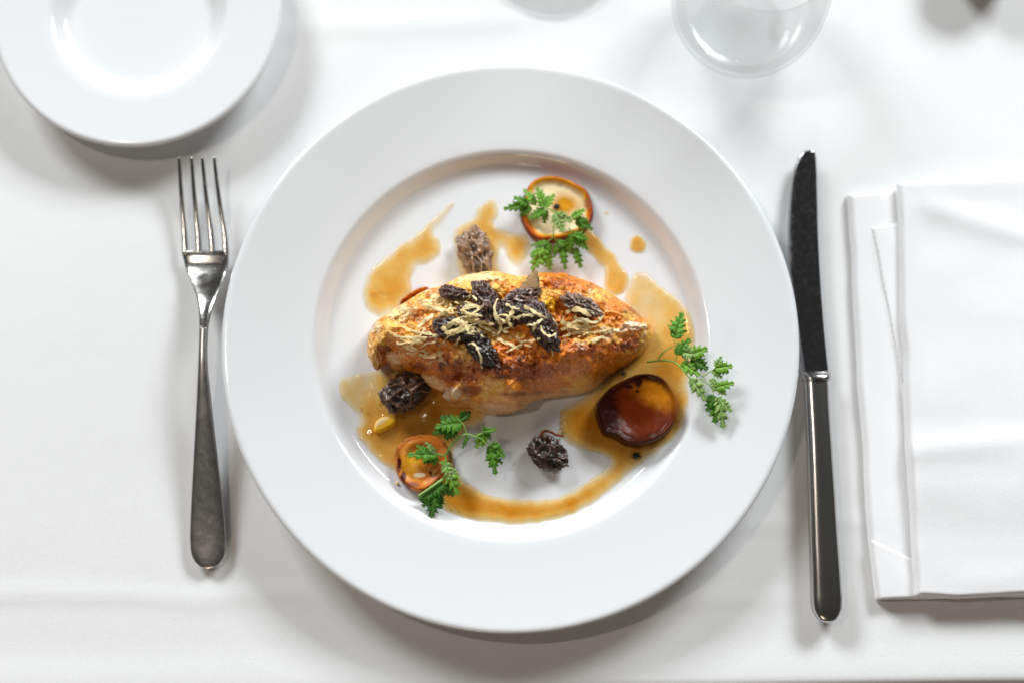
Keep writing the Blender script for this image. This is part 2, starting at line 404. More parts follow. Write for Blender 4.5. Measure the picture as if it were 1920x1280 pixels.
for (xt, xa, xb) in ((336, 341, 353), (359.5, 367, 378), (379.5, 392.5, 403), (402, 417.5, 429)):
    xm = (xa + xb) / 2
    V, F = sweep_rows([(295, xt - 1.4, xt + 1.4, .0142, .0005), (298, xt - 2.6, xt + 2.6, .0138, .0008), (340, xt * .78 + xm * .22 - 3.6, xt * .78 + xm * .22 + 3.6, .0098, .0010), (400, xt * .40 + xm * .60 - 4.6, xt * .40 + xm * .60 + 4.6, .0064, .0011), (450, xt * .06 + xm * .94 - 5.4, xt * .06 + xm * .94 + 5.4, .0052, .0011), (478, xa - .2, xb + .2, .0047, .00105)], 36, 2.6, m=14)
    mesh_obj('tine', V, F, M_steel, fork)
tag(fork, 'worn steel four-tined dinner fork lying left of the dinner plate', 'fork')

knife = empty('table_knife')
bl = [(283, 1511, 1524), (286, 1504, 1527.5), (292, 1499, 1529), (305, 1493, 1530), (330, 1486.5, 1531), (370, 1481, 1532), (420, 1478, 1533), (480, 1477, 1535.5), (540, 1480, 1539), (600, 1486, 1543.5), (650, 1494, 1548), (698, 1503.5, 1553)]
rings = []
for y, xl, xr in dense(bl, 80):
    z = .0062; a = P(xl, y, z); c = P(xr, y, z); x0, x1, yy = float(a[0]), float(c[0]), float(a[1]); w = x1 - x0
    # thin cutting edge on the plate side, thicker spine; broad faces almost flat
    pts = [(x0, z - .0002), (x0 + .08 * w, z + .0004), (x0 + .3 * w, z + .0008), (x0 + .9 * w, z + .00105), (x1 - .02 * w, z + .0009), (x1, z + .0005), (x1, z - .0009), (x1 - .05 * w, z - .0012), (x0 + .3 * w, z - .0009), (x0 + .08 * w, z - .0005)]
    rings.append(np.array([(px, yy, pz) for px, pz in pts]))
V, F = loft(rings); mesh_obj('blade', V, F, M_blade, knife)
V, F = sweep_rows([(696, 1502.5, 1554.5, .0066, .0018), (698, 1502, 1555.5, .0066, .0030), (702, 1502.5, 1556, .0066, .0044), (708, 1504, 1556, .0066, .0054), (714, 1507, 1554, .0066, .0056)], 10, 3.2)
mesh_obj('bolster', V, F, M_steel, knife)
V, F = sweep_rows([(712, 1507.5, 1552.5, .0066, .0046), (760, 1509.5, 1554.5, .0066, .0048), (842, 1513, 1560, .0065, .0050), (940, 1515.5, 1566.5, .0064, .0052), (1005, 1517, 1570.5, .0064, .0053), (1080, 1519, 1576, .0064, .0055), (1120, 1520, 1578, .0064, .0055), (1140, 1522, 1577.5, .0064, .0053), (1153, 1527.5, 1573, .0064, .0048), (1161, 1534, 1567, .0064, .0038), (1165.5, 1541, 1560, .0064, .0024), (1167, 1548, 1553, .0064, .0006)], 90, 3.0, m=40)
mesh_obj('handle', V, F, mat('knife_handle_steel', (0.52, 0.51, 0.49), rough=0.24, metal=1.0)[0], knife)
tag(knife, 'table knife with dark mirror blade and worn steel handle right of the plate', 'knife')

# ------------------------------------------------------------------ napkin
napkin = empty('folded_napkin')
def fold(outline, z0, th, seed, cell=2.6, round_=0.0028, amp=0.0012, lift=None, zref=None):
    poly = spline(outline, 4) if False else np.array(outline, float)
    # densify and roughen the outline a little
    q = []
    for i in range(len(poly)):
        a, c = poly[i], poly[(i + 1) % len(poly)]; n_ = max(2, int(np.hypot(*(c - a)) / 14))
        for k in range(n_): q.append(a + (c - a) * k / n_)
    q = np.array(q); q += (np.stack([vnoise(q[:, 1] / 60, q[:, 0] / 60 + seed, 1), vnoise(q[:, 0] / 60 + seed, q[:, 1] / 60, 2)], 1) - .5) * 5
    x, y, d, f = sheet(q, cell)
    wx, wy, _ = P(x, y, z0 + th if zref is None else zref)
    dm = np.clip(d * MPP / round_, 0, 1)
    prof = np.sqrt(1 - (1 - dm) ** 2)
    bumps = (fbm(x / 210 + seed, y / 150 + seed * 2, 2, seed) - .45) * amp * 2 * smooth(0, 1, d * MPP / .012)
    z = z0 + th * prof + bumps
    if lift is not None: z = z + lift(x, y) * prof
    nt = len(x)
    V = np.concatenate([np.stack([wx, wy, z], 1), np.stack([wx, wy, np.minimum(z - .0002, z0 + 0 * z)], 1)])
    return mesh_obj('fold', V, np.concatenate([f, f[:, ::-1] + nt]), M_napkin, napkin)
fold([(1592, 362), (1640, 357), (1760, 350), (1990, 340), (2060, 700), (2100, 1120), (1880, 1119), (1760, 1121), (1646, 1123), (1634, 1015), (1616, 760), (1603, 560)], .0006, .0044, 1, amp=.0007)
fold([(1633, 426), (1662, 421), (1760, 418), (1770, 760), (1760, 1090), (1722, 1060), (1702, 800), (1668, 600), (1648, 500)], .0048, .0014, 2, amp=.0004, round_=.0012)
fold([(1634, 1012), (1720, 1052), (1800, 1100), (1790, 1119), (1650, 1122)], .0048, .0008, 3, amp=.0003, round_=.0014)
def lf(x, y): return .0012 * np.exp(-((y - 375 - (x - 1700) * .30) / 26) ** 2) * smooth(1690, 1760, x) + .0014 * smooth(1010, 900, y) * smooth(780, 860, y) + .0006 * np.exp(-((y - 845 + (x - 1700) * .1) / 22) ** 2)
fold([(1686, 340), (1750, 334), (1900, 331), (2080, 326), (2100, 700), (2120, 1114), (1900, 1117), (1800, 1121), (1719, 1118), (1706, 900), (1695, 640), (1688, 470)], .0056, .0052, 4, amp=.0014, lift=lf)
V_, F_ = [], []
for k in range(26):                              # stitches along the slanting hem
    t = k / 25; x = 1639 + 60 * t; y = 440 + 300 * t + 8 * math.sin(t * 3); a = np.array(P(x, y, .0064)); c = np.array(P(x + 1.4, y + 7, .0064))
    v, f = tube([a, (a + c) / 2 + (0, 0, .0003), c], (.00012), 5); o0 = sum(len(q) for q in V_); V_.append(v); F_ += [tuple(i + o0 for i in q) for q in f]
st = mesh_obj('hem_stitch', np.concatenate(V_), F_, mat('grey_thread', (0.6, 0.59, 0.58), rough=0.8)[0], napkin); st['kind'] = 'stuff'
tag(napkin, 'folded white cloth napkin stacked in layers at the right edge', 'napkin')

# ------------------------------------------------------------------ glasses at the top
gx, gy, _ = [float(v) for v in P(1386, 46, 0)]
outer = [(0.0004, 0.0004), (0.0200, 0.0004), (0.0245, 0.0012), (0.0290, 0.0048), (0.0335, 0.0110), (0.0368, 0.0190), (0.0385, 0.0290), (0.0385, 0.0400), (0.0372, 0.0560), (0.0345, 0.0740), (0.0318, 0.0880)]
rim = [(0.0314, 0.0890), (0.0306, 0.0890), (0.0302, 0.0880)]
inner = [(0.0329, 0.0740), (0.0357, 0.0560), (0.0369, 0.0400), (0.0366, 0.0290), (0.0345, 0.0200), (0.0305, 0.0145), (0.0240, 0.0118), (0.0120, 0.0108), (0.0004, 0.0106)]
pr = np.concatenate([spline(outer, 4, False), np.array(rim), spline(inner, 4, False)])
V, F = lathe(pr, 128, gx, gy)
tag(mesh_obj('water_tumbler', V, F, M_glass_wet), 'clear rounded water tumbler with misted thick base above the plate', 'glass')
wl = 0.046
wp = [(0.0004, 0.0108), (0.0120, 0.0110), (0.0238, 0.0120), (0.0303, 0.0147), (0.0343, 0.0202), (0.0364, 0.0290), (0.0367, 0.0400), (0.0364, wl)]
pr = np.concatenate([spline(wp, 4, False), np.array([(0.0355, wl - .0004), (0.030, wl - .0006), (0.0004, wl - .0006)])])
V, F = lathe(pr, 128, gx, gy)
tag(mesh_obj('drinking_water', V, F, M_water), 'still clear water filling the tumbler halfway', 'water')

fx, fy, _ = [float(v) for v in P(1038, -93, 0.002)]
wg = empty('wine_glass')
foot = [(0.0004, 0.0006), (0.030, 0.0004), (0.0344, 0.0006), (0.0350, 0.0013), (0.0344, 0.0020), (0.028, 0.0026), (0.016, 0.0042), (0.008, 0.0070), (0.0045, 0.0110), (0.0004, 0.0112)]
V, F = lathe(spline(foot, 4, False), 96, fx, fy); mesh_obj('foot', V, F, M_foot, wg)
V, F = lathe(spline([(0.0004, 0.0108), (0.0043, 0.0110), (0.0038, 0.020), (0.0036, 0.060), (0.0040, 0.083), (0.0060, 0.090), (0.0004, 0.0902)], 3, False), 48, fx, fy); mesh_obj('stem', V, F, M_glass, wg)
bo = [(0.0004, 0.0904), (0.012, 0.0915), (0.026, 0.100), (0.036, 0.118), (0.039, 0.138), (0.036, 0.165), (0.031, 0.190)]
bi = [(0.0300, 0.190), (0.035, 0.165), (0.038, 0.138), (0.035, 0.119), (0.0252, 0.1015), (0.011, 0.0935), (0.0004, 0.0926)]
V, F = lathe(np.concatenate([spline(bo, 4, False), spline(bi, 4, False)]), 96, fx, fy); mesh_obj('bowl', V, F, M_glass, wg)
tag(wg, 'clear wine glass foot at the top edge above the plate', 'wine glass')

dx, dy, _ = [float(v) for v in P(1832, -66, 0.0)]
V, F = lathe(spline([(0.0004, 0.0008), (0.013, 0.0006), (0.0165, 0.003), (0.0185, 0.010), (0.0190, 0.018), (0.0180, 0.0185), (0.0172, 0.012), (0.0150, 0.005), (0.0004, 0.004)], 4, False), 64, dx, dy)
tag(mesh_obj('dark_object', V, F, M_dark), 'unidentified dark little pot barely entering at the upper right corner', 'pot')  # stand-in for an unidentified, mostly unseen thing whose shadow falls into view

# ------------------------------------------------------------------ food: chicken
def Z1(u, v): return 640 + np.asarray(u) / 3.0968, 480 + np.asarray(v) / 3.0968     # enlarged view -> photograph
ch_out = [(150, 445), (172, 380), (230, 338), (330, 280), (420, 232), (500, 192), (590, 165), (690, 115), (800, 95), (890, 88), (960, 100), (1060, 112), (1130, 98), (1200, 94), (1290, 98), (1370, 125), (1440, 152), (1520, 192), (1600, 237), (1690, 288), (1745, 335), (1806, 386), (1822, 434), (1806, 482), (1762, 542), (1692, 596), (1612, 650), (1540, 700), (1480, 748), (1400, 780), (1280, 798), (1160, 815), (1085, 848), (1030, 882), (960, 900), (890, 905), (800, 888), (740, 862), (690, 862), (635, 858), (610, 825), (606, 785), (560, 765), (515, 722), (440, 692), (350, 668), (290, 645), (258, 608), (215, 624), (180, 596), (158, 545), (165, 500), (140, 470)]
ch_out = [(u, v - (20 * max(0, 1 - abs(u - 1500) / 330) if v < 420 and u > 1170 else (6 if v < 300 else 0))) for u, v in ch_out]
oo = spline(ch_out, 5); opx = np.stack(Z1(oo[:, 0], oo[:, 1]), 1)
ow = np.stack(P(opx[:, 0], opx[:, 1], 0.020)[:2], 1)
def chicken_height(x, y, d, fine=True):
    px, py = PIX(x, y, 0.030); u = (px - 640) * 3.0968; v = (py - 480) * 3.0968
    G = lambda a, c, sa, sc: np.exp(-((u - a) / sa) ** 2 - ((v - c) / sc) ** 2)
    H = 0.0330 * (0.70 + 0.30 * smooth(120, 520, u)) * (0.66 + 0.34 * smooth(1850, 1250, u))
    R = 0.0150 + 0.0085 * smooth(480, 760, v) - 0.003 * smooth(1350, 1750, u)
    t = np.clip(d / R, 0, 1)
    h = H * np.sqrt(1 - (1 - t) ** 2) ** 1.05
    edge = smooth(0, 0.004, d)
    h = h + edge * (.0085 * G(655, 790, 50, 46) + .0075 * G(1000, 790, 55, 50) + .0030 * G(210, 480, 60, 110) - .0085 * G(290, 575, 45, 60)
                    - .0030 * G(560, 700, 120, 26) - .0025 * G(830, 780, 90, 26) + .0030 * G(1240, 240, 60, 80) - .0030 * G(1130, 660, 22, 70)
                    + .0024 * G(1690, 420, 90, 45) - .0022 * G(1440, 480, 260, 22) + .0025 * G(880, 150, 160, 40) - .0022 * G(1180, 260, 18, 110) - .002 * G(1330, 560, 22, 120) + .0018 * G(1430, 640, 60, 70))
    sk = np.interp(u, [130, 250, 300, 420, 520, 600, 690, 800, 900, 980, 1050, 1160, 1230, 1300, 1420, 1600, 1700, 1830], [640, 545, 610, 668, 692, 712, 762, 775, 792, 770, 705, 640, 668, 605, 575, 590, 545, 470])
    sk = sk + 26 * (fbm(u / 40, v / 90, 3, 2) - .5)
    skin = smooth(6, -10, v - sk)
    h = h + edge * (.0014 * skin + .0011 * np.exp(-((v - sk + 16) / 14) ** 2))
    if fine:
        q = fbm(x * 130 + 4, y * 130, 3, 1) - .5; r = fbm(x * 520, y * 520 + 3, 3, 2) - .5
        cr = np.abs(fbm(x * 240 + 9, y * 240, 3, 3) - .5) * 2
        g = fbm(x * 1100, y * 1100 + 3, 2, 4) - .5
        h = h + edge * .0010 * g * smooth(.4, .6, fbm(x * 70, y * 70, 2, 5))
        h = h + edge * (.0075 * q * (.45 + .55 * skin) + .0026 * r * (.35 + .65 * skin) + .0020 * (0.25 - cr) * skin)
    return FLOOR + .0004 + h
x, y, d, f = sheet(ow, 0.00030)
z = chicken_height(x, y, d)
px, py = PIX(x, y, z); u = (px - 640) * 3.0968; v = (py - 480) * 3.0968
def chicken_color(u, v, x, y, d):
    G = lambda a, c, sa, sc: np.exp(-((u - a) / sa) ** 2 - ((v - c) / sc) ** 2)
    nz = fbm(x * 230, y * 230, 5, 0); n2 = fbm(x * 700 + 5, y * 700, 4, 3); n3 = fbm(x * 90 + 2, y * 90 + 7, 4, 2)
    golden = srgb(244, 186, 84); orange = srgb(226, 128, 20); brown = srgb(156, 70, 8); dark = srgb(70, 26, 6); pale = srgb(254, 226, 166); meat = srgb(214, 126, 42); yellow = srgb(238, 170, 30); white = srgb(252, 224, 188)
    mix = lambda c, k, w: c * (1 - w[:, None]) + k * w[:, None]
    c = np.repeat(golden[None], len(u), 0)
    c = mix(c, orange, smooth(.42, .60, n3 + .25 * (nz - .5) + .10 * smooth(700, 1300, u)))
    fr = smooth(600, 720, v)
    A = lambda w, lo, hi: smooth(lo, hi, w + (1.0 - .35 * fr) * (nz - .5) + (.5 - .4 * fr) * (n2 - .5))
    c = mix(c, pale, A(np.maximum.reduce([G(800, 120, 190, 50), G(330, 320, 150, 60), G(560, 260, 110, 50), G(190, 420, 60, 90) * .8]), .42, .80) * .85)
    c = mix(c, meat, A(np.maximum.reduce([G(1170, 740, 230, 70), G(1360, 650, 120, 100), G(330, 600, 100, 60), G(560, 725, 80, 50), G(900, 860, 150, 40), G(180, 560, 30, 60)]), .46, .85) * .85)
    c = mix(c, srgb(244, 192, 128), A(np.maximum.reduce([G(560, 735, 70, 40), G(880, 870, 120, 30), G(330, 585, 70, 40) * .8, G(1330, 770, 200, 18) * .7]), .5, .8) * .85)
    c = mix(c, orange, A(np.maximum.reduce([G(1290, 150, 150, 60), G(1600, 300, 130, 60), G(1000, 800, 50, 50)]), .40, .75))
    c = mix(c, golden, A(np.maximum.reduce([G(1500, 225, 110, 34), G(1420, 400, 120, 40), G(1680, 350, 60, 40), G(1000, 470, 90, 40)]), .38, .7) * .9)
    c = mix(c, yellow, A(np.maximum.reduce([G(1215, 265, 45, 65), G(990, 790, 34, 34)]), .45, .75))
    c = mix(c, brown, A(np.maximum.reduce([G(880, 640, 330, 75), G(520, 450, 90, 50) * .7, G(1420, 530, 130, 40), G(1660, 520, 100, 45), G(1250, 170, 110, 45) * .75, G(1720, 310, 70, 50) * .8, G(450, 640, 120, 40) * .9, G(760, 780, 90, 40) * .9, G(1090, 800, 250, 22) * .8, G(240, 540, 50, 40) * .8, G(1540, 700, 70, 30) * .9, G(1000, 660, 300, 60), G(700, 700, 160, 50) * .9]), .30, .72) * .92)
    c = mix(c, dark, A(np.maximum.reduce([G(860, 640, 200, 45), G(1420, 530, 60, 26), G(1640, 520, 60, 26), G(1050, 600, 120, 40) * .8, G(600, 620, 90, 30) * .8, G(1300, 180, 60, 30) * .75, G(930, 700, 150, 30) * .9]), .52, .95) * .82)
    c = mix(c, white, A(np.maximum.reduce([G(1700, 405, 85, 32), G(1570, 435, 90, 26) * .85, G(655, 790, 55, 44) * 1.1, G(1540, 470, 60, 20) * .7]), .42, .70) * .92)
    fl = smooth(.60, .70, n2) * smooth(.42, .6, fbm(x * 60 + 3, y * 60, 3, 4)) * (v < 560)
    c = mix(c, srgb(252, 226, 176), fl * .75)
    c = mix(c, dark, A(G(285, 560, 42, 46), .55, .9) * .8)
    c = mix(c, srgb(242, 184, 118), smooth(.0030, .0006, d + .004 * (nz - .5)) * smooth(640, 760, v) * .85)
    c = mix(c, dark, smooth(.70, .78, n2) * smooth(.5, .6, n3) * .7)
    return np.clip(c, 0, 1)
chick = mesh_obj('chicken_breast', np.stack([x, y, z], 1), f, M_chicken, col=chicken_color(u, v, x, y, d), attrs={'crust': smooth(700, 590, v + 40 * (fbm(x * 200, y * 200, 2) - .5))})
tag(chick, 'golden brown pan-roasted chicken breast in the middle of the dinner plate', 'chicken')

# coarse height lookup of the chicken for what lies on top
gxx = np.arange(ow[:, 0].min() - .01, ow[:, 0].max() + .01, .0008); gyy = np.arange(ow[:, 1].min() - .01, ow[:, 1].max() + .01, .0008)
GX, GY = np.meshgrid(gxx, gyy, indexing='ij'); gd, _, _ = sdf(ow, GX, GY)
GZ = np.where(gd > 0, chicken_height(GX, GY, np.maximum(gd, 0)), plate_z(GX, GY))
MORELS = []
def top_z(x, y, morels=True):
    i = (x - gxx[0]) / .0008; j = (y - gyy[0]) / .0008
    if 0 <= i < len(gxx) - 1 and 0 <= j < len(gyy) - 1:
        a, c = int(i), int(j); p, q = i - a, j - c
        z = (GZ[a, c] * (1 - p) + GZ[a + 1, c] * p) * (1 - q) + (GZ[a, c + 1] * (1 - p) + GZ[a + 1, c + 1] * p) * q
    else: z = float(plate_z(x, y))
    if morels:
        for (mx, my, mz, a, w, h, ang) in MORELS:
            ex = (x - mx) * math.cos(ang) + (y - my) * math.sin(ang); ey = -(x - mx) * math.sin(ang) + (y - my) * math.cos(ang)
            k = 1 - (ex / a) ** 2 - (ey / w) ** 2
            if k > 0: z = max(z, mz + h * math.sqrt(k))
    return float(z)
def on_top(px, py, morels=True, lift=0.0):
    z = 0.03
    for _ in range(7):
        q = P(px, py, z); z = .5 * z + .5 * (top_z(float(q[0]), float(q[1]), morels) + lift)
    q = P(px, py, z); return np.array([float(q[0]), float(q[1]), z])

# ------------------------------------------------------------------ morels
def sphere_grid(nu=116, nv=80):
    V = []; F = []
    for i in range(nv + 1):
        th = math.pi * i / nv
        for j in range(nu):
            ph = 2 * math.pi * j / nu; V.append((math.cos(th), math.sin(th) * math.cos(ph), math.sin(th) * math.sin(ph)))
    for i in range(nv):
        for j in range(nu):
            k = (j + 1) % nu; F.append((i * nu + j, (i + 1) * nu + j, (i + 1) * nu + k, i * nu + k))
    return np.array(V), F
_SG = sphere_grid()
def morel(label, pos, a, w, h, ang, seed, dark, light, pits=70, depth=.20, taper=0.25, pitch=0.0, bend=0.0, beads=.05):
    r = np.random.default_rng(seed); V, F = _SG; dark = dark * np.array([1.05, .98, .92]); light = light * np.array([1.25, 1.16, 1.06])
    seeds = r.normal(size=(pits, 3)); seeds /= np.linalg.norm(seeds, axis=1)[:, None]
    el = a / w
    Vw = V + .10 * np.stack([np.sin(5 * V[:, 1] + seed), np.sin(6 * V[:, 2] + 2 * seed), np.sin(5 * V[:, 0] + seed)], 1)
    d = np.linalg.norm(((Vw[:, None] - seeds[None]) * np.array([max(1, el * .75), 1, 1])), axis=2)
    d.sort(axis=1); f21 = d[:, 1] - d[:, 0]
    ridge = 1 - smooth(0.03, 0.16, f21)
    lump = np.array([mnoise.fractal(Vector(p * 2.2) + Vector((seed, 0, 0)), 1.0, 2.0, 3) for p in V])
    fine = np.array([mnoise.fractal(Vector(p * 9) + Vector((seed, 3, 0)), 1.0, 2.0, 3) for p in V])
    bs = r.normal(size=(170, 3)); bs /= np.linalg.norm(bs, axis=1)[:, None]
    bd = np.sqrt(((Vw[:, None] - bs[None]) ** 2 * np.array([max(1, el), 1, 1])).sum(2)).min(1)
    bead = 1 - smooth(0.0, .21, bd)
    rr = .96 + beads * bead + depth * (ridge - .75) + .22 * lump + .06 * fine
    Q = V * rr[:, None]
    tp = 1 - taper * (Q[:, 0] * .5 + .5)
    Q = np.stack([Q[:, 0] * a, Q[:, 1] * w * tp, Q[:, 2] * h * tp], 1)
    Q[:, 1] += bend * (Q[:, 0] / a) ** 2 * w
    cp, sp = math.cos(pitch), math.sin(pitch)
    Q = np.stack([Q[:, 0] * cp - Q[:, 2] * sp, Q[:, 1], Q[:, 0] * sp + Q[:, 2] * cp], 1)
    ca, sa = math.cos(ang), math.sin(ang)
    Q = np.stack([pos[0] + Q[:, 0] * ca - Q[:, 1] * sa, pos[1] + Q[:, 0] * sa + Q[:, 1] * ca, pos[2] + Q[:, 2]], 1)
    k = np.clip(ridge * .70 + .25 * bead + .40 * fine - .05, 0, 1)[:, None]
    c = dark * (1 - k) + light * k
    o = mesh_obj('morel_mushroom', Q, F, M_morel, col=np.clip(c, 0, 1))
    return tag(o, label, 'mushroom', 'morel mushrooms on the plate')
def chicken_morel(label, u, v, lu, wv, deg, seed, dark, light, hk=.75, sink=.25, **kw):
    px, py = Z1(u, v); p = on_top(px, py, False); a = lu * MPP / 3.0968 * 1.12; w = wv * MPP / 3.0968 * 1.15; h = w * hk
    p[2] += h * (1 - sink) - h * .25
    q = np.array(P(px, py, p[2]))
    MORELS.append((q[0], q[1], q[2], a * .9, w * .9, h * .95, math.radians(-deg)))
    return morel(label, q, a, w, h, math.radians(-deg), seed, dark, light, **kw)
BK = srgb(22, 15, 14); BR = srgb(70, 46, 36); GR = srgb(120, 96, 84)
chicken_morel('small curled brown morel at the upper left of the chicken topping', 655, 218, 80, 42, 12, 3, srgb(46, 30, 26), srgb(118, 86, 72), pits=40)
chicken_morel('long dark morel standing upright in the middle of the chicken topping', 852, 285, 135, 62, 62, 5, srgb(34, 22, 20), srgb(92, 62, 52), pits=110, taper=.1)
chicken_morel('short dark brown morel leaning against the long upright one', 955, 345, 80, 58, 40, 6, srgb(30, 18, 15), srgb(80, 52, 42), pits=60)
chicken_morel('greyish torn morel below the pale mushroom slice on the chicken', 1050, 240, 105, 50, -22, 8, srgb(50, 34, 30), srgb(150, 120, 104), pits=36)
chicken_morel('long black glossy morel slanting down the right of the topping', 1165, 400, 150, 62, 62, 9, BK, srgb(78, 54, 46), pits=110, taper=.05)
chicken_morel('black morel at the front of the topping on the chicken', 822, 545, 98, 66, 52, 10, srgb(16, 11, 10), srgb(48, 32, 26), pits=90)
chicken_morel('grey brown wrinkled morel at the far right of the topping', 1395, 285, 108, 52, 26, 12, srgb(58, 42, 36), srgb(150, 124, 108), pits=60)
chicken_morel('dark morel half buried under the left heap of shallot shreds', 660, 425, 112, 62, 12, 13, srgb(26, 18, 16), srgb(74, 52, 42), pits=60)
chicken_morel('dark morel lump wedged between the upright and the slanting morels', 1050, 335, 78, 56, 20, 14, srgb(24, 14, 12), srgb(70, 46, 38), pits=60)
chicken_morel('dark morel lump behind the left shallot heap', 765, 330, 78, 52, 10, 15, srgb(30, 20, 18), srgb(84, 58, 48), pits=60)
def plate_morel(label, px, py, la, wb, deg, seed, dark, light, hk=.8, **kw):
    a, w = la * MPP * .96, wb * MPP * .96; h = w * hk; z = FLOOR + h * .72
    return morel(label, np.array(P(px, py, z)), a, w, h, math.radians(-deg), seed, dark, light, **kw)
plate_morel('grey brown conical morel standing behind the chicken', 892, 476, 54, 38, 78, 21, srgb(58, 42, 33), srgb(164, 134, 108), pits=90, depth=.16)
plate_morel('wet dark brown morel at the lower left of the chicken', 761, 735, 52, 42, -28, 22, srgb(34, 24, 19), srgb(112, 82, 64), pits=26, hk=.9, depth=.10, beads=.03)
plate_morel('lone black crumpled morel on bare plate in front of the chicken', 1028, 851, 42, 33, 28, 23, srgb(24, 17, 16), srgb(72, 50, 44), pits=40, depth=.22, hk=.85, beads=.05)

def meat_lump(px, py, z, la, wb, ht, deg, seed, ca, cb, k0=.45, k1=.7):
    V, F = _SG; ca_, sa_ = math.cos(math.radians(-deg)), math.sin(math.radians(-deg))
    n1 = np.array([mnoise.fractal(Vector(q * 1.7) + Vector((seed, 1, 0)), 1.0, 2.0, 3) for q in V]); n2_ = np.array([mnoise.fractal(Vector(q * 6) + Vector((seed, 5, 0)), 1.0, 2.0, 3) for q in V])
    Q = V * (1 + .22 * n1 + .05 * n2_)[:, None] * np.array([la * MPP, wb * MPP, ht])
    p = np.array(P(px, py, z)); Q = np.stack([p[0] + Q[:, 0] * ca_ - Q[:, 1] * sa_, p[1] + Q[:, 0] * sa_ + Q[:, 1] * ca_, p[2] + Q[:, 2]], 1)
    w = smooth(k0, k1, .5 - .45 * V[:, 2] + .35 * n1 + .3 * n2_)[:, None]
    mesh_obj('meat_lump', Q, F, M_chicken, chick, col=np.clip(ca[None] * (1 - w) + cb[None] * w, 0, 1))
meat_lump(853, 739, FLOOR + .0085, 21, 15, .0058, -12, 1, srgb(250, 224, 192), srgb(196, 104, 30))
meat_lump(962, 742, FLOOR + .0100, 22, 20, .0062, -20, 2, srgb(236, 164, 56), srgb(150, 70, 16))
meat_lump(820, 712, FLOOR + .0090, 36, 15, .0062, 28, 3, srgb(246, 196, 140), srgb(220, 142, 70))
meat_lump(704, 655, FLOOR + .0120, 14, 34, .0095, -8, 4, srgb(240, 182, 104), srgb(170, 88, 26))
meat_lump(745, 668, FLOOR + .0105, 26, 16, .0070, 24, 5, srgb(238, 190, 138), srgb(190, 112, 44))
# pale mushroom slice: a bent flap standing among the morels
fo = [(1020, 190), (1075, 132), (1124, 88), (1142, 118), (1150, 188), (1120, 200), (1090, 224), (1050, 214)]
fpx = np.stack(Z1(*np.array(fo).T), 1); base = on_top(*Z1(1095, 170), lift=.0025)
fw = np.stack(P(fpx[:, 0], fpx[:, 1], base[2])[:2], 1)
x, y, d, f = sheet(spline(fw, 4), .0004)
z = base[2] + .003 * np.sin((x - base[0]) * 260) + .0025 * (y - base[1]) / .004
nt = len(x); edge = smooth(.0009, .0002, d) * (fbm(x * 900, y * 900, 2) > .42)
c = srgb(232, 198, 150)[None] * (1 - edge[:, None]) + srgb(60, 44, 38)[None] * edge[:, None]
V = np.concatenate([np.stack([x, y, z + .0006 * smooth(0, .0008, d)], 1), np.stack([x, y, z - .0006 * smooth(0, .0008, d)], 1)])
tag(mesh_obj('mushroom_slice', V, np.concatenate([f, f[:, ::-1] + nt]), M_morel, col=np.concatenate([c, c])), 'pale tan pointed mushroom slice at the back of the topping', 'mushroom')

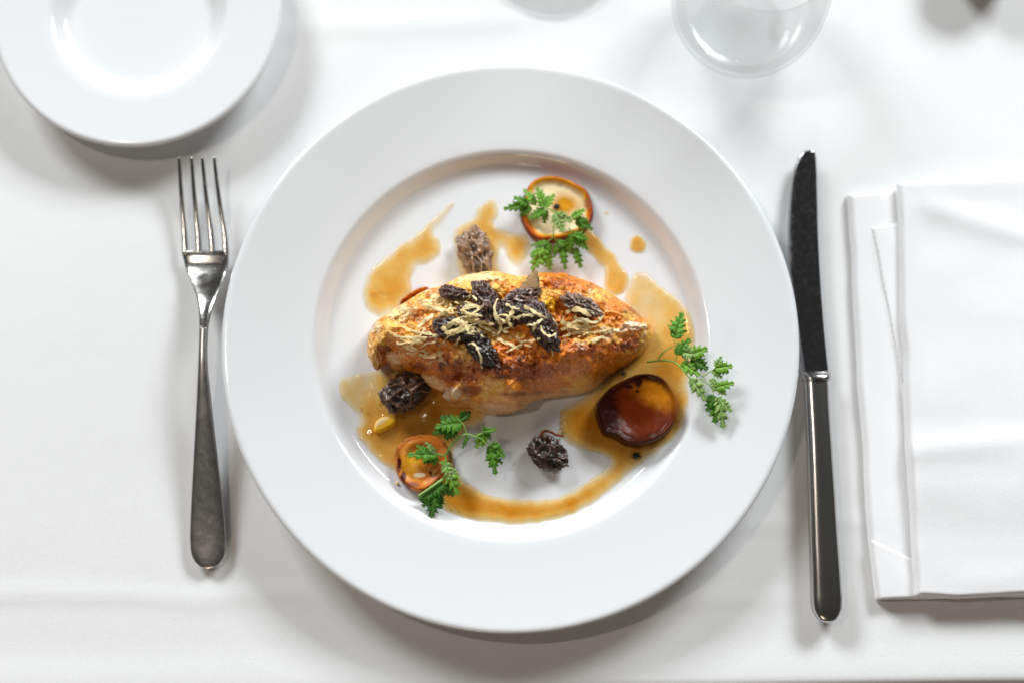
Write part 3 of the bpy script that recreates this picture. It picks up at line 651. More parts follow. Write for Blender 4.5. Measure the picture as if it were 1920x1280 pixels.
# ------------------------------------------------------------------ fried shallot shreds
HEAP = 'crisp golden shallot shred in the dense heap left of centre on the chicken'
MIDL = 'crisp golden shallot shred scattered over the dark morels in the middle'
RIGH = 'crisp golden shallot shred in the loose heap at the right of the topping'
LEFT = 'crisp golden shallot shred scattered over the left end of the chicken'
S_ = [(HEAP, 26, [(630, 262), (720, 272), (815, 302)]), (HEAP, 18, [(640, 305), (720, 292), (790, 288)]), (HEAP, 18, [(618, 335), (700, 328), (780, 340), (822, 352)]), (HEAP, 30, [(580, 425), (640, 398), (700, 380), (760, 358)]),
      (HEAP, 18, [(600, 446), (660, 430), (722, 398)]), (HEAP, 18, [(690, 402), (760, 378), (840, 388), (882, 410)]), (HEAP, 20, [(640, 462), (690, 432), (760, 420), (842, 450)]), (HEAP, 14, [(718, 268), (745, 236), (765, 232), (785, 262)]),
      (HEAP, 18, [(560, 352), (615, 322), (642, 288)]), (HEAP, 15, [(720, 395), (742, 445), (785, 460)]), (HEAP, 18, [(800, 400), (850, 428), (892, 450)]), (HEAP, 15, [(850, 380), (885, 402), (898, 432)]), (HEAP, 20, [(700, 352), (760, 346), (800, 372)]),
      (HEAP, 14, [(668, 522), (676, 495), (690, 470)]), (HEAP, 22, [(590, 405), (612, 440), (640, 455)]), (HEAP, 20, [(640, 380), (690, 366), (735, 378)]), (HEAP, 16, [(760, 410), (800, 440), (820, 470)]), (HEAP, 14, [(632, 262), (640, 300), (650, 340)]),
      (MIDL, 18, [(905, 252), (888, 305), (902, 360), (925, 402), (915, 440), (880, 468)]), (MIDL, 16, [(925, 400), (935, 432), (968, 442)]), (MIDL, 20, [(955, 278), (995, 300), (1037, 310)]), (MIDL, 22, [(1002, 314), (975, 350), (962, 388)]),
      (MIDL, 22, [(1058, 290), (1120, 324), (1192, 362)]), (MIDL, 18, [(1212, 328), (1225, 370), (1254, 412), (1240, 456), (1200, 460), (1166, 432), (1160, 405)]), (MIDL, 16, [(1076, 398), (1120, 396), (1168, 368)]), (MIDL, 15, [(1108, 444), (1126, 408), (1138, 382)]),
      (MIDL, 16, [(898, 440), (930, 490), (980, 512), (1032, 542)]), (MIDL, 20, [(1020, 468), (1040, 498), (1040, 532)]), (MIDL, 16, [(1046, 496), (1100, 490), (1156, 478)]), (MIDL, 14, [(890, 472), (940, 500), (1000, 512)]),
      (MIDL, 15, [(742, 540), (738, 515), (765, 508), (785, 530), (805, 570), (812, 612), (816, 652)]), (MIDL, 12, [(1218, 538), (1228, 560), (1226, 580)]), (MIDL, 12, [(1050, 510), (1085, 520), (1110, 528)]),
      (RIGH, 28, [(1305, 332), (1370, 310), (1452, 352)]), (RIGH, 24, [(1330, 392), (1400, 370), (1465, 388), (1524, 350)]), (RIGH, 28, [(1270, 372), (1320, 400), (1400, 422), (1480, 408)]), (RIGH, 20, [(1270, 432), (1340, 412), (1420, 402)]),
      (RIGH, 18, [(1280, 472), (1350, 446), (1420, 438)]), (RIGH, 20, [(1455, 496), (1510, 470), (1552, 482)]), (RIGH, 18, [(1480, 432), (1520, 442), (1562, 430)]), (RIGH, 16, [(1348, 350), (1380, 372), (1440, 378)]),
      (LEFT, 24, [(306, 462), (370, 472), (430, 478), (492, 480)]), (LEFT, 16, [(340, 482), (400, 500), (472, 500)]), (LEFT, 16, [(318, 498), (380, 530), (434, 556)]), (LEFT, 14, [(350, 410), (420, 436), (522, 462)]), (LEFT, 20, [(450, 412), (490, 370), (542, 338)]),
      (LEFT, 26, [(478, 278), (560, 310), (622, 332)]), (LEFT, 26, [(448, 572), (500, 582), (560, 570), (592, 556)]), (LEFT, 16, [(460, 540), (492, 560), (480, 592)]), (LEFT, 18, [(538, 560), (570, 580), (592, 602)]), (LEFT, 14, [(500, 622), (560, 600), (612, 622)]), (LEFT, 14, [(376, 560), (432, 572)])]
SPECIAL = {0: 'broad pale shallot shred along the back of the dense left heap', 3: 'wide flat shallot shred at the lower left of the dense heap', 7: 'small arched shallot shred at the very back of the left heap', 13: 'short shallot shred hanging below the left heap',
           18: 'long curved shallot shred draped down the long upright morel', 20: 'short shallot shred below the pale mushroom slice', 21: 'stubby shallot shred pointing down beside the dark lump in the centre', 22: 'straight pale shallot shred across the top of the slanting black morel',
           23: 'looped shallot shred curled on the slanting black morel', 28: 'thin shallot shred pointing right below the slanting black morel', 30: 'hooked shallot shred hanging over the front black morel', 33: 'broad shallot shred on the grey brown morel at the right',
           34: 'wavy shallot shred with raised right tip in the right heap', 41: 'thickest shallot shred at the left end of the chicken', 46: 'pale broad shallot shred left of the dense heap near the back', 47: 'golden shallot shred nearest the front at the left end'}
_r = np.random.default_rng(5)
for lab, cx_, cy_, sx_, sy_, nn_ in ((HEAP, 720, 375, 90, 70, 12), (MIDL, 1000, 430, 110, 90, 6), (RIGH, 1390, 400, 90, 50, 7), (LEFT, 470, 500, 120, 90, 8)):
    for _ in range(nn_):
        a0 = _r.uniform(-.7, .7); L0 = _r.uniform(35, 75); x0, y0 = cx_ + _r.normal() * sx_ * .6, cy_ + _r.normal() * sy_ * .6; b0 = _r.uniform(-18, 18)
        S_.append((lab, _r.uniform(9, 17), [(x0 - L0 * math.cos(a0), y0 - L0 * math.sin(a0)), (x0 + b0 * math.sin(a0), y0 - b0 * math.cos(a0)), (x0 + L0 * math.cos(a0), y0 + L0 * math.sin(a0))]))
for i, (lab, wd, pts) in enumerate(S_):
    r = np.random.default_rng(100 + i)
    sp = spline(pts, 12, False); nn = len(sp)
    t = np.linspace(0, 1, nn)
    lift = .0008 + .0016 * r.random() + (.0016 if lab is HEAP else .0009) * np.sin(t * math.pi) * r.random()
    C3 = np.array([on_top(*Z1(u, v), lift=float(lf_)) for (u, v), lf_ in zip(sp, lift)])
    for _ in range(2): C3[1:-1, 2] = .25 * C3[:-2, 2] + .5 * C3[1:-1, 2] + .25 * C3[2:, 2]
    T = np.gradient(C3, axis=0); T /= np.linalg.norm(T, axis=1)[:, None]
    tw = r.uniform(-.3, .3) + r.uniform(-.7, .7) * (t - .5) + .25 * np.sin(t * 9 + i)
    w = wd * MPP / 3.0968 * .47 * (.30 + .70 * np.sin(np.clip(t * .92 + .05, 0, 1) * math.pi) ** .5) * (1 + 1.1 * (vnoise(t * len(pts) * 3.2 + i, t * 0 + i, i) - .5))
    th = .00010 + .00006 * r.random(); C3[:, :2] += .0005 * (np.stack([vnoise(t * 8 + i, t * 0 + .3 * i, 1), vnoise(t * 8 - i, t * 0 + .7 * i, 2)], 1) - .5)
    rings = []
    for k in range(nn):
        s = np.cross(T[k], (0, 0, 1.0)); s /= np.linalg.norm(s); up = np.cross(s, T[k])
        s2 = s * math.cos(tw[k]) + up * math.sin(tw[k]); u2 = np.cross(s2, T[k])
        cur = .25 * w[k] * (r.random() - .2)
        rings.append([C3[k] - s2 * w[k] + u2 * cur, C3[k] - s2 * w[k] * .4 + u2 * th, C3[k] + s2 * w[k] * .4 + u2 * th, C3[k] + s2 * w[k] + u2 * cur * .7, C3[k] + s2 * w[k] * .4 - u2 * th, C3[k] - s2 * w[k] * .4 - u2 * th])
    V, F = loft(rings)
    br = r.random(); tipk = np.repeat(np.abs(t - .5) * 2, 6) ** 3; mott = vnoise(np.arange(len(V)) * .35 + i * 7, np.zeros(len(V)) + i)
    c = srgb(255, 242, 190)[None] * (1 - br * .4) + srgb(250, 206, 112)[None] * br * .4
    kk = np.clip(.30 * tipk + .35 * (mott - .55), 0, 1)[:, None]
    c = c * (1 - kk) + srgb(182, 104, 34)[None] * kk
    o = mesh_obj('shallot_shred', V, F, M_shred, col=c, flat=True)
    grp = lab
    lab = SPECIAL.get(i, lab)
    tag(o, lab, 'shallot shred', grp.replace('crisp golden shallot shred', 'shallot shreds'))

# ------------------------------------------------------------------ onion rounds
def onion(name, label, pts, zoom, th, colour, shape, cell=.00035, zref=.010):
    ox, oy, s = zoom; q = spline(pts, 6); q = np.stack([ox + q[:, 0] / s, oy + q[:, 1] / s], 1)
    w = np.stack(P(q[:, 0], q[:, 1], zref)[:2], 1)
    x, y, d, f = sheet(w, cell)
    base = plate_z(x, y)
    h = shape(x, y, d); z = base + .0006 + h * (np.sqrt(1 - (1 - np.clip(d / .0016, 0, 1)) ** 2))
    px, py = PIX(x, y, z); u = (px - ox) * s; v = (py - oy) * s
    nz = fbm(x * 500, y * 500, 4, 1); col = colour(u, v, d, nz)
    return tag(mesh_obj(name, np.stack([x, y, z], 1), f, M_onion, col=np.clip(col, 0, 1)), label, 'onion')
lerp = lambda a, c, w: a * (1 - w[:, None]) + c * w[:, None]
def col1(u, v, d, nz):
    G = lambda a, c, sa, sc: np.exp(-((u - a) / sa) ** 2 - ((v - c) / sc) ** 2)
    band = .0014 + .0016 * G(520, 680, 160, 160) + .0016 * G(1080, 480, 90, 160) + .0010 * G(760, 820, 200, 60)
    c = np.repeat(srgb(246, 228, 186)[None], len(u), 0)
    c = lerp(c, srgb(236, 168, 40), smooth(.0034, .0018, d - band * .55))
    c = lerp(c, srgb(186, 84, 14), smooth(1.25, .8, d / band + .5 * (nz - .5)))
    c = lerp(c, srgb(120, 56, 34), smooth(.5, .2, d / band + .9 * (nz - .5)))
    c = lerp(c, srgb(150, 96, 84), G(1080, 450, 50, 90) * smooth(.45, .6, nz) * .9)
    c = lerp(c, srgb(214, 146, 34), np.clip(G(850, 450, 130, 110) * 1.3 + .3 * (nz - .5), 0, 1))
    return c
onion('roast_onion_round', 'roasted onion round with cream centre and brown edge behind the chicken', [(400, 560), (430, 420), (480, 275), (560, 205), (680, 175), (820, 192), (960, 250), (1060, 312), (1110, 400), (1135, 500), (1130, 590), (1082, 680), (1020, 742), (880, 800), (720, 830), (570, 820), (480, 742), (420, 640)], (900, 300, 5.333), .005, col1,
      lambda x, y, d: .0058 - .0022 * smooth(.001, .005, d) + .0006 * fbm(x * 300, y * 300, 2))
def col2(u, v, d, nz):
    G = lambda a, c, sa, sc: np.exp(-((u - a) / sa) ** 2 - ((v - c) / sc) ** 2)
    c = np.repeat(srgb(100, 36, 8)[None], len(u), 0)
    c = lerp(c, srgb(222, 138, 24), np.clip(G(1105, 665, 140, 120) * 1.35, 0, 1) * smooth(-95, 70, (u - 1090) * .55 - (v - 730) * .83 + 60 * (nz - .5)))  # amber patch: light painted into the colour, its edge a shadow line
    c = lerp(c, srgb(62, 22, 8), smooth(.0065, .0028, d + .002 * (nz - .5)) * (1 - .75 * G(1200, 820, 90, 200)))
    c = lerp(c, srgb(44, 13, 8), smooth(.45, .90, G(740, 800, 150, 270) + .3 * (nz - .5)))  # left side darkened in colour for the shade of the chicken
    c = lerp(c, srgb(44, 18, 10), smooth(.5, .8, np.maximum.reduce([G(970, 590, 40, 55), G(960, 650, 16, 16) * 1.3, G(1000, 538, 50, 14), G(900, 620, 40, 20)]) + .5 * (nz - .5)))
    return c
onion('glazed_onion_half', 'large dark caramelised onion half, light and shade painted on, right of the chicken', [(660, 790), (680, 720), (760, 630), (860, 572), (960, 532), (1060, 530), (1142, 562), (1202, 630), (1236, 700), (1246, 780), (1222, 880), (1160, 962), (1060, 1022), (960, 1042), (870, 1030), (800, 985), (725, 960), (690, 900)], (940, 560, 3.765), .011, col2,
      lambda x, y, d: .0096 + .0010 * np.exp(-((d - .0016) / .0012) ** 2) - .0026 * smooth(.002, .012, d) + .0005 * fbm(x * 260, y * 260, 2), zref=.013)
def col3(u, v, d, nz):
    G = lambda a, c, sa, sc: np.exp(-((u - a) / sa) ** 2 - ((v - c) / sc) ** 2)
    a = np.arctan2(v - 830, u - 690); rr = np.hypot(u - 690, (v - 830) * .95)
    c = np.repeat(srgb(200, 112, 38)[None], len(u), 0)
    c = lerp(c, srgb(240, 174, 40), G(610, 830, 80, 110))
    c = lerp(c, srgb(206, 130, 84), smooth(.0010, .0003, d) * .8)
    c = lerp(c, srgb(74, 24, 18), smooth(.5, .8, np.maximum.reduce([G(515, 830, 26, 90), G(545, 930, 30, 60), G(760, 900, 40, 60) * .9, G(770, 830, 16, 40) * .8]) + .5 * (nz - .5)))
    c = lerp(c, srgb(150, 92, 70), smooth(.5, .8, G(620, 990, 80, 36) + .5 * (nz - .5)))
    c = lerp(c, srgb(124, 56, 26), smooth(.50, .64, nz) * smooth(.0032, .0008, d) * .8)
    c = lerp(c, srgb(236, 170, 92), smooth(.56, .68, nz) * smooth(.001, .004, d) * .6)
    c = lerp(c, srgb(248, 226, 190), smooth(.45, .7, G(665, 920, 62, 24)))
    return c
def sh3(x, y, d):
    return .0052 + .0005 * np.cos((np.clip(d, 0, .0075) + .0016 * np.sin(np.arctan2(y - y.mean(), x - x.mean()))) / .0075 * math.pi * 2.4) - .0012 * smooth(.003, .007, d)
onion('roast_onion_spiral', 'small orange roasted onion spiral under herbs at the lower left', [(480, 800), (500, 715), (560, 650), (640, 620), (740, 616), (830, 650), (880, 720), (892, 800), (874, 880), (830, 960), (760, 1022), (680, 1050), (610, 1032), (550, 992), (500, 920)], (620, 660, 4.0), .005, col3, sh3)
onion('onion_petal', 'thin orange onion petal peeking out behind the chicken on the left', [(478, 250), (500, 215), (560, 165), (640, 118), (720, 92), (765, 100), (740, 140), (640, 190), (560, 230), (500, 262)], (660, 520, 5.333), .006, lambda u, v, d, nz: lerp(np.repeat(srgb(206, 118, 24)[None], len(u), 0), srgb(150, 74, 14), smooth(.4, .7, nz)), lambda x, y, d: .0065 + 0 * x, zref=.012)
onion('onion_chunk', 'small shiny yellow onion chunk with painted highlight in sauce at the far left', [(325, 560), (345, 510), (400, 480), (450, 488), (500, 500), (490, 540), (430, 580), (370, 604), (330, 600)], (620, 660, 4.0), .004, lambda u, v, d, nz: lerp(np.repeat(srgb(240, 184, 40)[None], len(u), 0), srgb(250, 226, 190), np.exp(-((u - 380) / 60) ** 2 - ((v - 515 + (u - 380) * .6) / 18) ** 2)), lambda x, y, d: .0038 + 0 * x)  # pale slanting streak is a highlight painted into the colour

# ------------------------------------------------------------------ sauce
def drops(parent, spots):
    V_, F_ = [], []; n0 = 0
    for (px, py, r) in spots:
        p = P3(px, py, FLOOR + .0012); rm = r * MPP * .75; a = 10
        prof = [(1, 0), (.92, .4), (.7, .72), (.38, .93), (.02, 1.0)]
        V, F = lathe([(q * rm, h * rm * .7) for q, h in prof], a, p.x, p.y); V[:, 2] += float(plate_z(p.x, p.y)) + .0007
        V_.append(V); F_ += [tuple(i + n0 for i in g) for g in F]; n0 += len(V)
    o = mesh_obj('bubbles', np.concatenate(V_), F_, M_bubble, parent); o['kind'] = 'stuff'
def sauce(label, pts, th, dep, seed, spots=None, cell=.0006, edge=.0055, n=6):
    q = spline(pts, n); q = q + (np.stack([fbm(q[:, 0] / 14 + seed, q[:, 1] / 14, 2, 1), fbm(q[:, 1] / 14, q[:, 0] / 14 + seed, 2, 2)], 1) - .5) * 7
    w = np.stack(P(q[:, 0], q[:, 1], FLOOR + .0006)[:2], 1)
    x, y, d, f = sheet(w, cell)
    k = smooth(0, edge, d); z = plate_z(x, y) + .00008 + 1.5 * th * np.sqrt(np.clip(d / .0022, 0, 1)) ** .8 * (.7 + .6 * fbm(x * 150 + seed, y * 150, 3))
    dp = (.10 + .90 * smooth(0, edge * .9, d) ** .8) * (dep(x, y) if callable(dep) else dep)
    o = mesh_obj('sauce_pool', np.stack([x, y, z], 1), f, M_sauce, attrs={'depth': dp})
    if spots: drops(o, spots)
    return tag(o, label, 'sauce', 'amber sauce spooned over the plate')
sauce('tapering amber sauce streak at the upper left of the well', [(849, 378), (838, 405), (814, 430), (824, 450), (827, 470), (812, 486), (785, 498), (769, 520), (771, 545), (745, 577), (715, 590), (690, 582), (680, 555), (684, 525), (700, 500), (730, 475), (765, 450), (795, 425), (822, 398)], .0009, .56, 1, [(700, 548, 5), (715, 545, 4), (728, 546, 4)])
sauce('pale amber sauce patch around the standing morel', [(915, 374), (931, 378), (934, 400), (926, 418), (945, 430), (984, 438), (993, 455), (987, 480), (970, 501), (956, 492), (946, 468), (936, 462), (934, 490), (938, 520), (900, 545), (868, 524), (856, 505), (854, 470), (849, 440), (860, 424), (880, 412), (896, 390)], .0008, .54, 2)
sauce('amber sauce band running down from the cream onion round', [(1096, 425), (1118, 438), (1140, 465), (1165, 495), (1179, 525), (1173, 546), (1150, 553), (1135, 541), (1134, 512), (1124, 490), (1100, 468), (1082, 450)], .0008, .56, 3, edge=.003)
def bigdep(x, y):
    px, py = PIX(x, y, FLOOR); G = lambda a, c, sa, sc: np.exp(-((px - a) / sa) ** 2 - ((py - c) / sc) ** 2)
    return .56 + .30 * G(1010, 950, 190, 60) + .28 * G(860, 900, 60, 60) + .30 * G(1110, 800, 70, 60) + .22 * G(1265, 740, 50, 110) + .26 * G(800, 770, 70, 40) + .3 * G(1230, 820, 80, 50) - .26 * G(1215, 570, 60, 60) - .30 * G(675, 728, 50, 40) + .15 * G(720, 850, 60, 60)
sauce('large amber sauce pool sweeping around the front of the chicken', [(1174, 560), (1178, 530), (1194, 512), (1216, 514), (1246, 543), (1285, 575), (1298, 610), (1301, 660), (1293, 700), (1288, 760), (1272, 810), (1242, 840), (1212, 862), (1182, 882), (1150, 912), (1110, 942), (1060, 966), (1000, 979), (940, 979), (880, 971), (842, 957), (826, 942), (798, 926), (765, 906), (735, 882), (700, 852), (680, 830), (667, 805), (676, 786), (660, 766), (640, 746), (637, 716), (652, 704), (690, 698), (740, 690), (840, 700), (905, 760), (908, 786), (880, 806), (862, 826), (848, 845), (852, 872), (866, 895), (896, 916), (945, 932), (1000, 936), (1048, 930), (1090, 910), (1120, 890), (1142, 868), (1132, 850), (1096, 842), (1066, 826), (1050, 802), (1051, 776), (1062, 762), (1100, 740), (1150, 680), (1176, 620)], .0011, bigdep, 4,
      [(829, 741, 4.5), (806, 759, 4), (846, 769, 4.5), (676, 764, 4), (687, 771, 3.5), (711, 755, 3.5), (710, 739, 3.5), (694, 808, 4), (745, 905, 4.5), (740, 803, 3), (748, 810, 3), (856, 948, 3), (848, 952, 3), (862, 954, 2.5), (1054, 800, 3.5), (1053, 790, 3), (1058, 808, 3.5), (1060, 784, 3), (1078, 782, 3), (1128, 820, 3.5), (1113, 818, 3), (1054, 770, 2.5), (1165, 842, 2.5), (1192, 700, 3), (1050, 808, 2.5), (1062, 805, 2.5), (738, 795, 2.5), (752, 800, 2.5)], cell=.0007)
sauce('single round amber sauce drop at the upper right of the well', [(1195, 441), (1207, 447), (1211, 458), (1206, 470), (1195, 474), (1184, 469), (1180, 457), (1184, 446)], .0008, .60, 5, edge=.002, cell=.0004)
sauce('tiny pale sauce speck beside the cream onion round', [(1137, 394), (1142, 400), (1138, 406), (1132, 401)], .0004, .34, 6, edge=.0012, cell=.0002)
sh = spline([(1012, 822), (1018, 808), (1030, 808), (1044, 815), (1056, 816)], 6, False)
V, F = tube([np.array(P(a, c, FLOOR + .0018)) for a, c in sh], .0006, 6)
tag(mesh_obj('onion_thread', V, F, M_onion, col=np.repeat(srgb(150, 76, 20)[None], len(V), 0)), 'thin brown onion thread above the lone black morel', 'onion')

def speck(label, px, py, r, z=None, zoff=.0008):
    p = np.array(P(px, py, FLOOR + zoff)) if z is None else on_top(px, py)
    V, F = _SG; V = V[::1] * (1 + .25 * np.array([mnoise.noise(Vector(q * 2.5) + Vector((px, py, 0))) for q in V]))[:, None]
    tag(mesh_obj('peppercorn', V * np.array([r * 1.3, r, r]) * MPP + p, F, M_pepper), label, 'pepper', 'black pepper bits')
speck('black pepper bit in sauce between the chicken and dark onion', 1168, 701, 5.5)
speck('black pepper bit in sauce below the dark onion', 1193, 854, 7)
speck('black pepper bit on the cream onion round', 1044, 387, 4.5, zoff=.0052)

# ------------------------------------------------------------------ chervil sprigs
def leaflet(parent, a, c, wid, tint, seed, roll=0.0, lobes=4):
    r = np.random.default_rng(seed)
    a = np.array(a); c = np.array(c); ax = c - a; L = np.linalg.norm(ax); ax /= L
    sd = np.cross((0, 0, 1.0), ax); sd /= np.linalg.norm(sd); up = np.cross(ax, sd)
    sd, up = sd * math.cos(roll) + up * math.sin(roll), up * math.cos(roll) - sd * math.sin(roll)
    V, F, C = [], [], []
    env = lambda t: (math.sin(min(1, t * 1.02) ** .62 * math.pi) ** .75) if 0 < t < 1 else 0
    def put(t, y, k):
        z = (-.14 if seed % 3 else .16) * wid * (y / max(wid, 1e-6)) ** 2 + .06 * L * math.sin(t * math.pi) + .012 * L * math.sin(t * 9 + seed) * abs(y) / wid
        V.append(a + ax * t * L + sd * y + up * z); C.append(k)
    for sgn in (1, -1):
        pts = [(0.0, 0.0)]
        for k in range(lobes):
            f = lambda q: (k + q) / (lobes + .35)
            e = env(f(.62)) * r.uniform(.82, 1.12)
            pts += [(f(.0), .50 * e), (f(.46), .94 * e), (f(.50), .74 * e), (f(1.0), 1.16 * e), (f(1.02), .70 * e)]
        pts += [(.95, .10), (1.0, 0.0)]
        b0 = len(V)
        for (t, y) in pts:
            y = y * wid * .5
            put(max(0, t - .42 * y / max(wid, 1e-6) * (wid / L)), 0, .9); put(t * .97 + 0.03 * (y > 0), sgn * y * .5, .25); put(t, sgn * y, .0)
        for i in range(len(pts) - 1):
            q = b0 + i * 3
            for j in range(2):
                fc = (q + j, q + 3 + j, q + 4 + j, q + 1 + j); F.append(fc if sgn < 0 else fc[::-1])
    C = np.array(C)[:, None]; nz = r.random((len(C), 1))
    col = tint[None] * (1 - .45 * C) + srgb(140, 180, 90)[None] * .45 * C; col = col * (.8 + .4 * nz)
    o = mesh_obj('leaflet', np.array(V), F, M_leaf, parent, col=np.clip(col, 0, 1))
    m = o.modifiers.new('thickness', 'SOLIDIFY'); m.thickness = .00010
    return o
G1, G2, G3, G4 = srgb(134, 192, 60), srgb(98, 164, 46), srgb(50, 112, 28), srgb(172, 208, 122)
def sprig(label, zoom, stems, leaves, seed, zb):
    ox, oy, s = zoom; root = empty('chervil_sprig')
    cv = lambda u, v, z: np.array(P(ox + u / s, oy + v / s, z))
    for pts, rad in stems:
        q = spline([(u, v, z * 1000) for u, v, z in pts], 6, False)
        V, F = tube([cv(a, c, zb + z / 1000) for a, c, z in q], np.linspace(rad, rad * .6, len(q)), 7)
        mesh_obj('stem', V, F, M_stem, root)
    for i, (a, c, w, tint, z0, z1, roll) in enumerate(leaves):
        leaflet(root, cv(*a, zb + z0), cv(*c, zb + z1), w * 1.05 / s * MPP, tint, seed * 50 + i, roll, 5 if w > 110 else 4)
    return tag(root, label, 'herb sprig', 'chervil sprigs on the plate')
zA = FLOOR + .0075
sprig('green chervil sprig lying across the cream onion round', (900, 300, 5.333),
      [([(480, 435, .001), (600, 462, .002), (730, 510, .003), (870, 572, .003), (970, 604, .002)], .00040), ([(560, 440, .002), (548, 400, .003)], .0003), ([(640, 470, .002), (650, 440, .003)], .0003), ([(890, 575, .003), (950, 545, .003)], .0003)],
      [((490, 440), (330, 372), 110, G2, .001, .003, .2), ((480, 445), (228, 492), 120, G2, .001, .001, -.2), ((500, 460), (398, 572), 110, G2, .001, -.001, .1), ((560, 440), (430, 290), 100, G1, .002, .004, .3), ((640, 462), (562, 270), 130, G1, .002, .005, .2), ((645, 462), (748, 338), 110, G1, .002, .004, -.3),
       ((650, 500), (484, 590), 130, G2, .002, 0, .3), ((650, 500), (645, 640), 90, G2, .002, -.001, 0), ((760, 530), (830, 728), 170, G4, .003, .004, .1), ((775, 540), (925, 620), 110, G4, .003, .004, .2), ((920, 575), (1052, 492), 95, G1, .003, .004, 0), ((965, 600), (1132, 700), 120, G2, .002, 0, .2), ((960, 600), (1080, 595), 80, G2, .002, .002, 0)], 1, zA)
sprig('green chervil sprig hanging from the front of the cream onion', (900, 300, 5.333),
      [([(742, 605, .002), (735, 700, .002), (730, 775, .001), (680, 812, 0), (640, 830, -.001)], .00036), ([(730, 775, .001), (790, 815, 0), (830, 860, -.001)], .0003), ([(890, 680, .003), (915, 735, .002), (940, 790, .001)], .0003), ([(760, 800, .001), (762, 850, 0)], .00025), ([(690, 810, 0), (660, 900, -.001)], .0003)],
      [((670, 825), (498, 862), 62, G2, 0, -.001, 0), ((690, 840), (665, 965), 95, G2, 0, -.002, .2), ((655, 900), (512, 1112), 170, G1, -.001, -.003, .2), ((665, 920), (700, 1112), 130, G1, -.001, -.003, -.1), ((640, 890), (498, 960), 110, G1, 0, -.002, .2), ((770, 845), (742, 985), 62, G2, 0, -.002, 0), ((825, 870), (855, 1105), 105, G2, -.001, -.003, .1), ((780, 815), (885, 870), 80, G2, 0, 0, 0),
       ((910, 745), (900, 940), 120, G2, .002, -.001, .2), ((935, 745), (1085, 800), 110, G2, .002, .001, 0), ((945, 780), (1082, 895), 120, G2, .001, -.001, .1), ((945, 880), (1015, 1088), 110, G2, -.001, -.003, .2)], 2, zA)
zC = FLOOR + .009
sprig('pale green chervil sprig reaching over the right rim of the well', (940, 560, 3.765),
      [([(1030, 446, -.002), (1130, 434, .001), (1220, 446, .004), (1290, 510, .006), (1350, 580, .006), (1430, 640, .006)], .00050), ([(1108, 424, 0), (1150, 372, .003), (1222, 330, .005)], .0004), ([(1222, 446, .004), (1240, 390, .006), (1215, 270, .008)], .0003), ([(1420, 548, .006), (1480, 510, .007), (1540, 462, .008)], .0003), ([(1400, 560, .006), (1450, 590, .007), (1490, 640, .006), (1500, 690, .006)], .0003), ([(1500, 650, .006), (1560, 620, .007)], .0003), ([(1300, 440, .006), (1420, 548, .006)], .00035)],
      [((1222, 278), (1278, 92), 120, G2, .008, .010, .1), ((1240, 385), (1335, 278), 95, G2, .006, .008, .2), ((1240, 395), (1250, 310), 60, G2, .006, .008, 0), ((1275, 375), (1385, 395), 110, G4, .006, .008, .2), ((1330, 400), (1458, 345), 110, G1, .007, .009, .1), ((1345, 420), (1462, 500), 120, G3, .006, .007, .2), ((1275, 450), (1405, 545), 95, G1, .005, .006, 0), ((1340, 560), (1452, 722), 95, G4, .006, .006, .3), ((1350, 580), (1380, 650), 60, G4, .006, .005, 0),
       ((1510, 490), (1636, 470), 95, G1, .008, .009, .1), ((1520, 480), (1555, 402), 70, G4, .008, .010, 0), ((1530, 480), (1605, 525), 75, G4, .008, .008, .2), ((1490, 505), (1560, 560), 60, G4, .007, .007, 0), ((1510, 625), (1648, 592), 90, G1, .007, .008, .1), ((1530, 630), (1590, 680), 60, G4, .007, .006, 0), ((1490, 560), (1500, 650), 60, G4, .007, .007, 0),
       ((1500, 680), (1450, 800), 85, G3, .006, .005, .2), ((1505, 690), (1512, 884), 110, G2, .006, .004, .1), ((1535, 690), (1565, 922), 100, G4, .006, .004, -.2), ((1545, 710), (1628, 800), 70, G4, .006, .005, 0)], 3, zC)
zD = FLOOR + .010
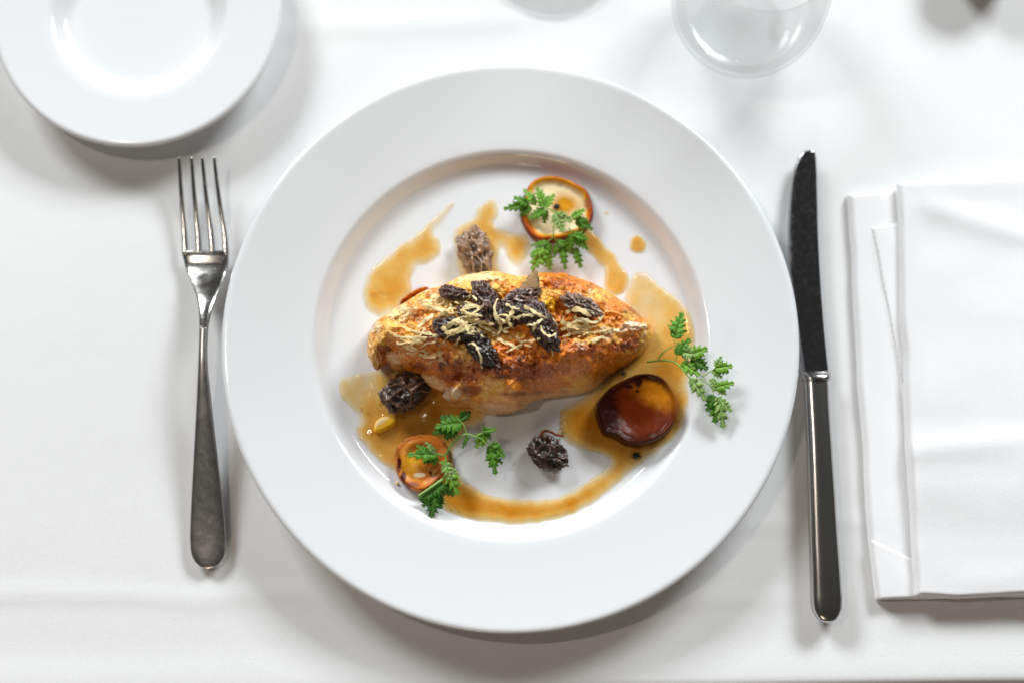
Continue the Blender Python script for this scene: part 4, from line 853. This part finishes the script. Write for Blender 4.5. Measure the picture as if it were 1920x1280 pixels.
sprig('dark green chervil sprig arching over bare plate in front of the chicken', (620, 660, 4.0),
      [([(862, 768, 0), (900, 700, .003), (960, 640, .006), (1015, 614, .008), (1080, 630, .008), (1160, 665, .006), (1205, 705, .004)], .00058), ([(1020, 606, .008), (1002, 550, .009), (978, 522, .008)], .0004), ([(1090, 630, .008), (1142, 600, .008), (1136, 560, .009), (1122, 530, .010)], .0003)],
      [((985, 528), (782, 560), 150, G2, .008, .006, .2), ((930, 550), (858, 655), 130, G3, .007, .004, .1), ((900, 520), (820, 480), 90, G3, .007, .006, 0), ((860, 570), (764, 612), 90, G3, .006, .004, .1), ((975, 505), (1052, 440), 90, G3, .008, .007, .1), ((1028, 628), (988, 722), 40, G2, .008, .004, .1), ((1145, 615), (1090, 722), 95, G1, .007, .005, .2), ((1130, 610), (1155, 700), 60, G1, .007, .005, 0),
       ((1150, 590), (1248, 575), 50, G2, .008, .008, 0), ((1155, 590), (1205, 655), 50, G3, .008, .006, 0), ((1150, 580), (1165, 560), 30, G2, .008, .009, 0), ((1198, 700), (1240, 925), 95, G2, .004, .001, .2), ((1210, 700), (1306, 790), 95, G2, .004, .003, .1), ((1205, 700), (1275, 690), 60, G2, .004, .005, 0), ((1215, 760), (1290, 840), 60, G3, .003, .001, .1)], 4, zD)
sprig('drooping chervil sprig over the small orange onion spiral', (620, 660, 4.0),
      [([(790, 762, .001), (830, 772, .001), (858, 776, .001), (866, 830, .001), (858, 900, .001), (848, 945, 0), (820, 975, -.001)], .00055), ([(845, 950, 0), (740, 1022, 0), (655, 1078, 0)], .0009)],
      [((800, 768), (568, 772), 110, G2, .001, .001, .2), ((740, 760), (640, 695), 70, G2, .001, .003, .1), ((770, 780), (690, 830), 80, G3, .001, 0, .1), ((785, 780), (775, 850), 70, G2, .001, -.001, 0), ((790, 758), (708, 668), 50, G4, .001, .003, .2), ((862, 830), (900, 960), 90, G4, .001, .002, .2), ((872, 870), (960, 1075), 110, G1, .002, 0, .2), ((862, 825), (814, 830), 32, G1, .001, .001, 0), ((880, 880), (965, 940), 70, G4, .002, .002, .1),
       ((850, 985), (732, 1090), 120, G3, 0, -.002, .2), ((790, 1050), (752, 1242), 150, G3, -.001, -.003, .1), ((850, 1000), (930, 1075), 100, G3, 0, -.002, .1), ((760, 1060), (660, 1110), 80, G3, -.001, -.002, .1), ((800, 1080), (830, 1170), 90, G3, -.001, -.003, 0), ((740, 1090), (690, 1160), 80, G3, -.001, -.003, 0)], 5, FLOOR + .0085)
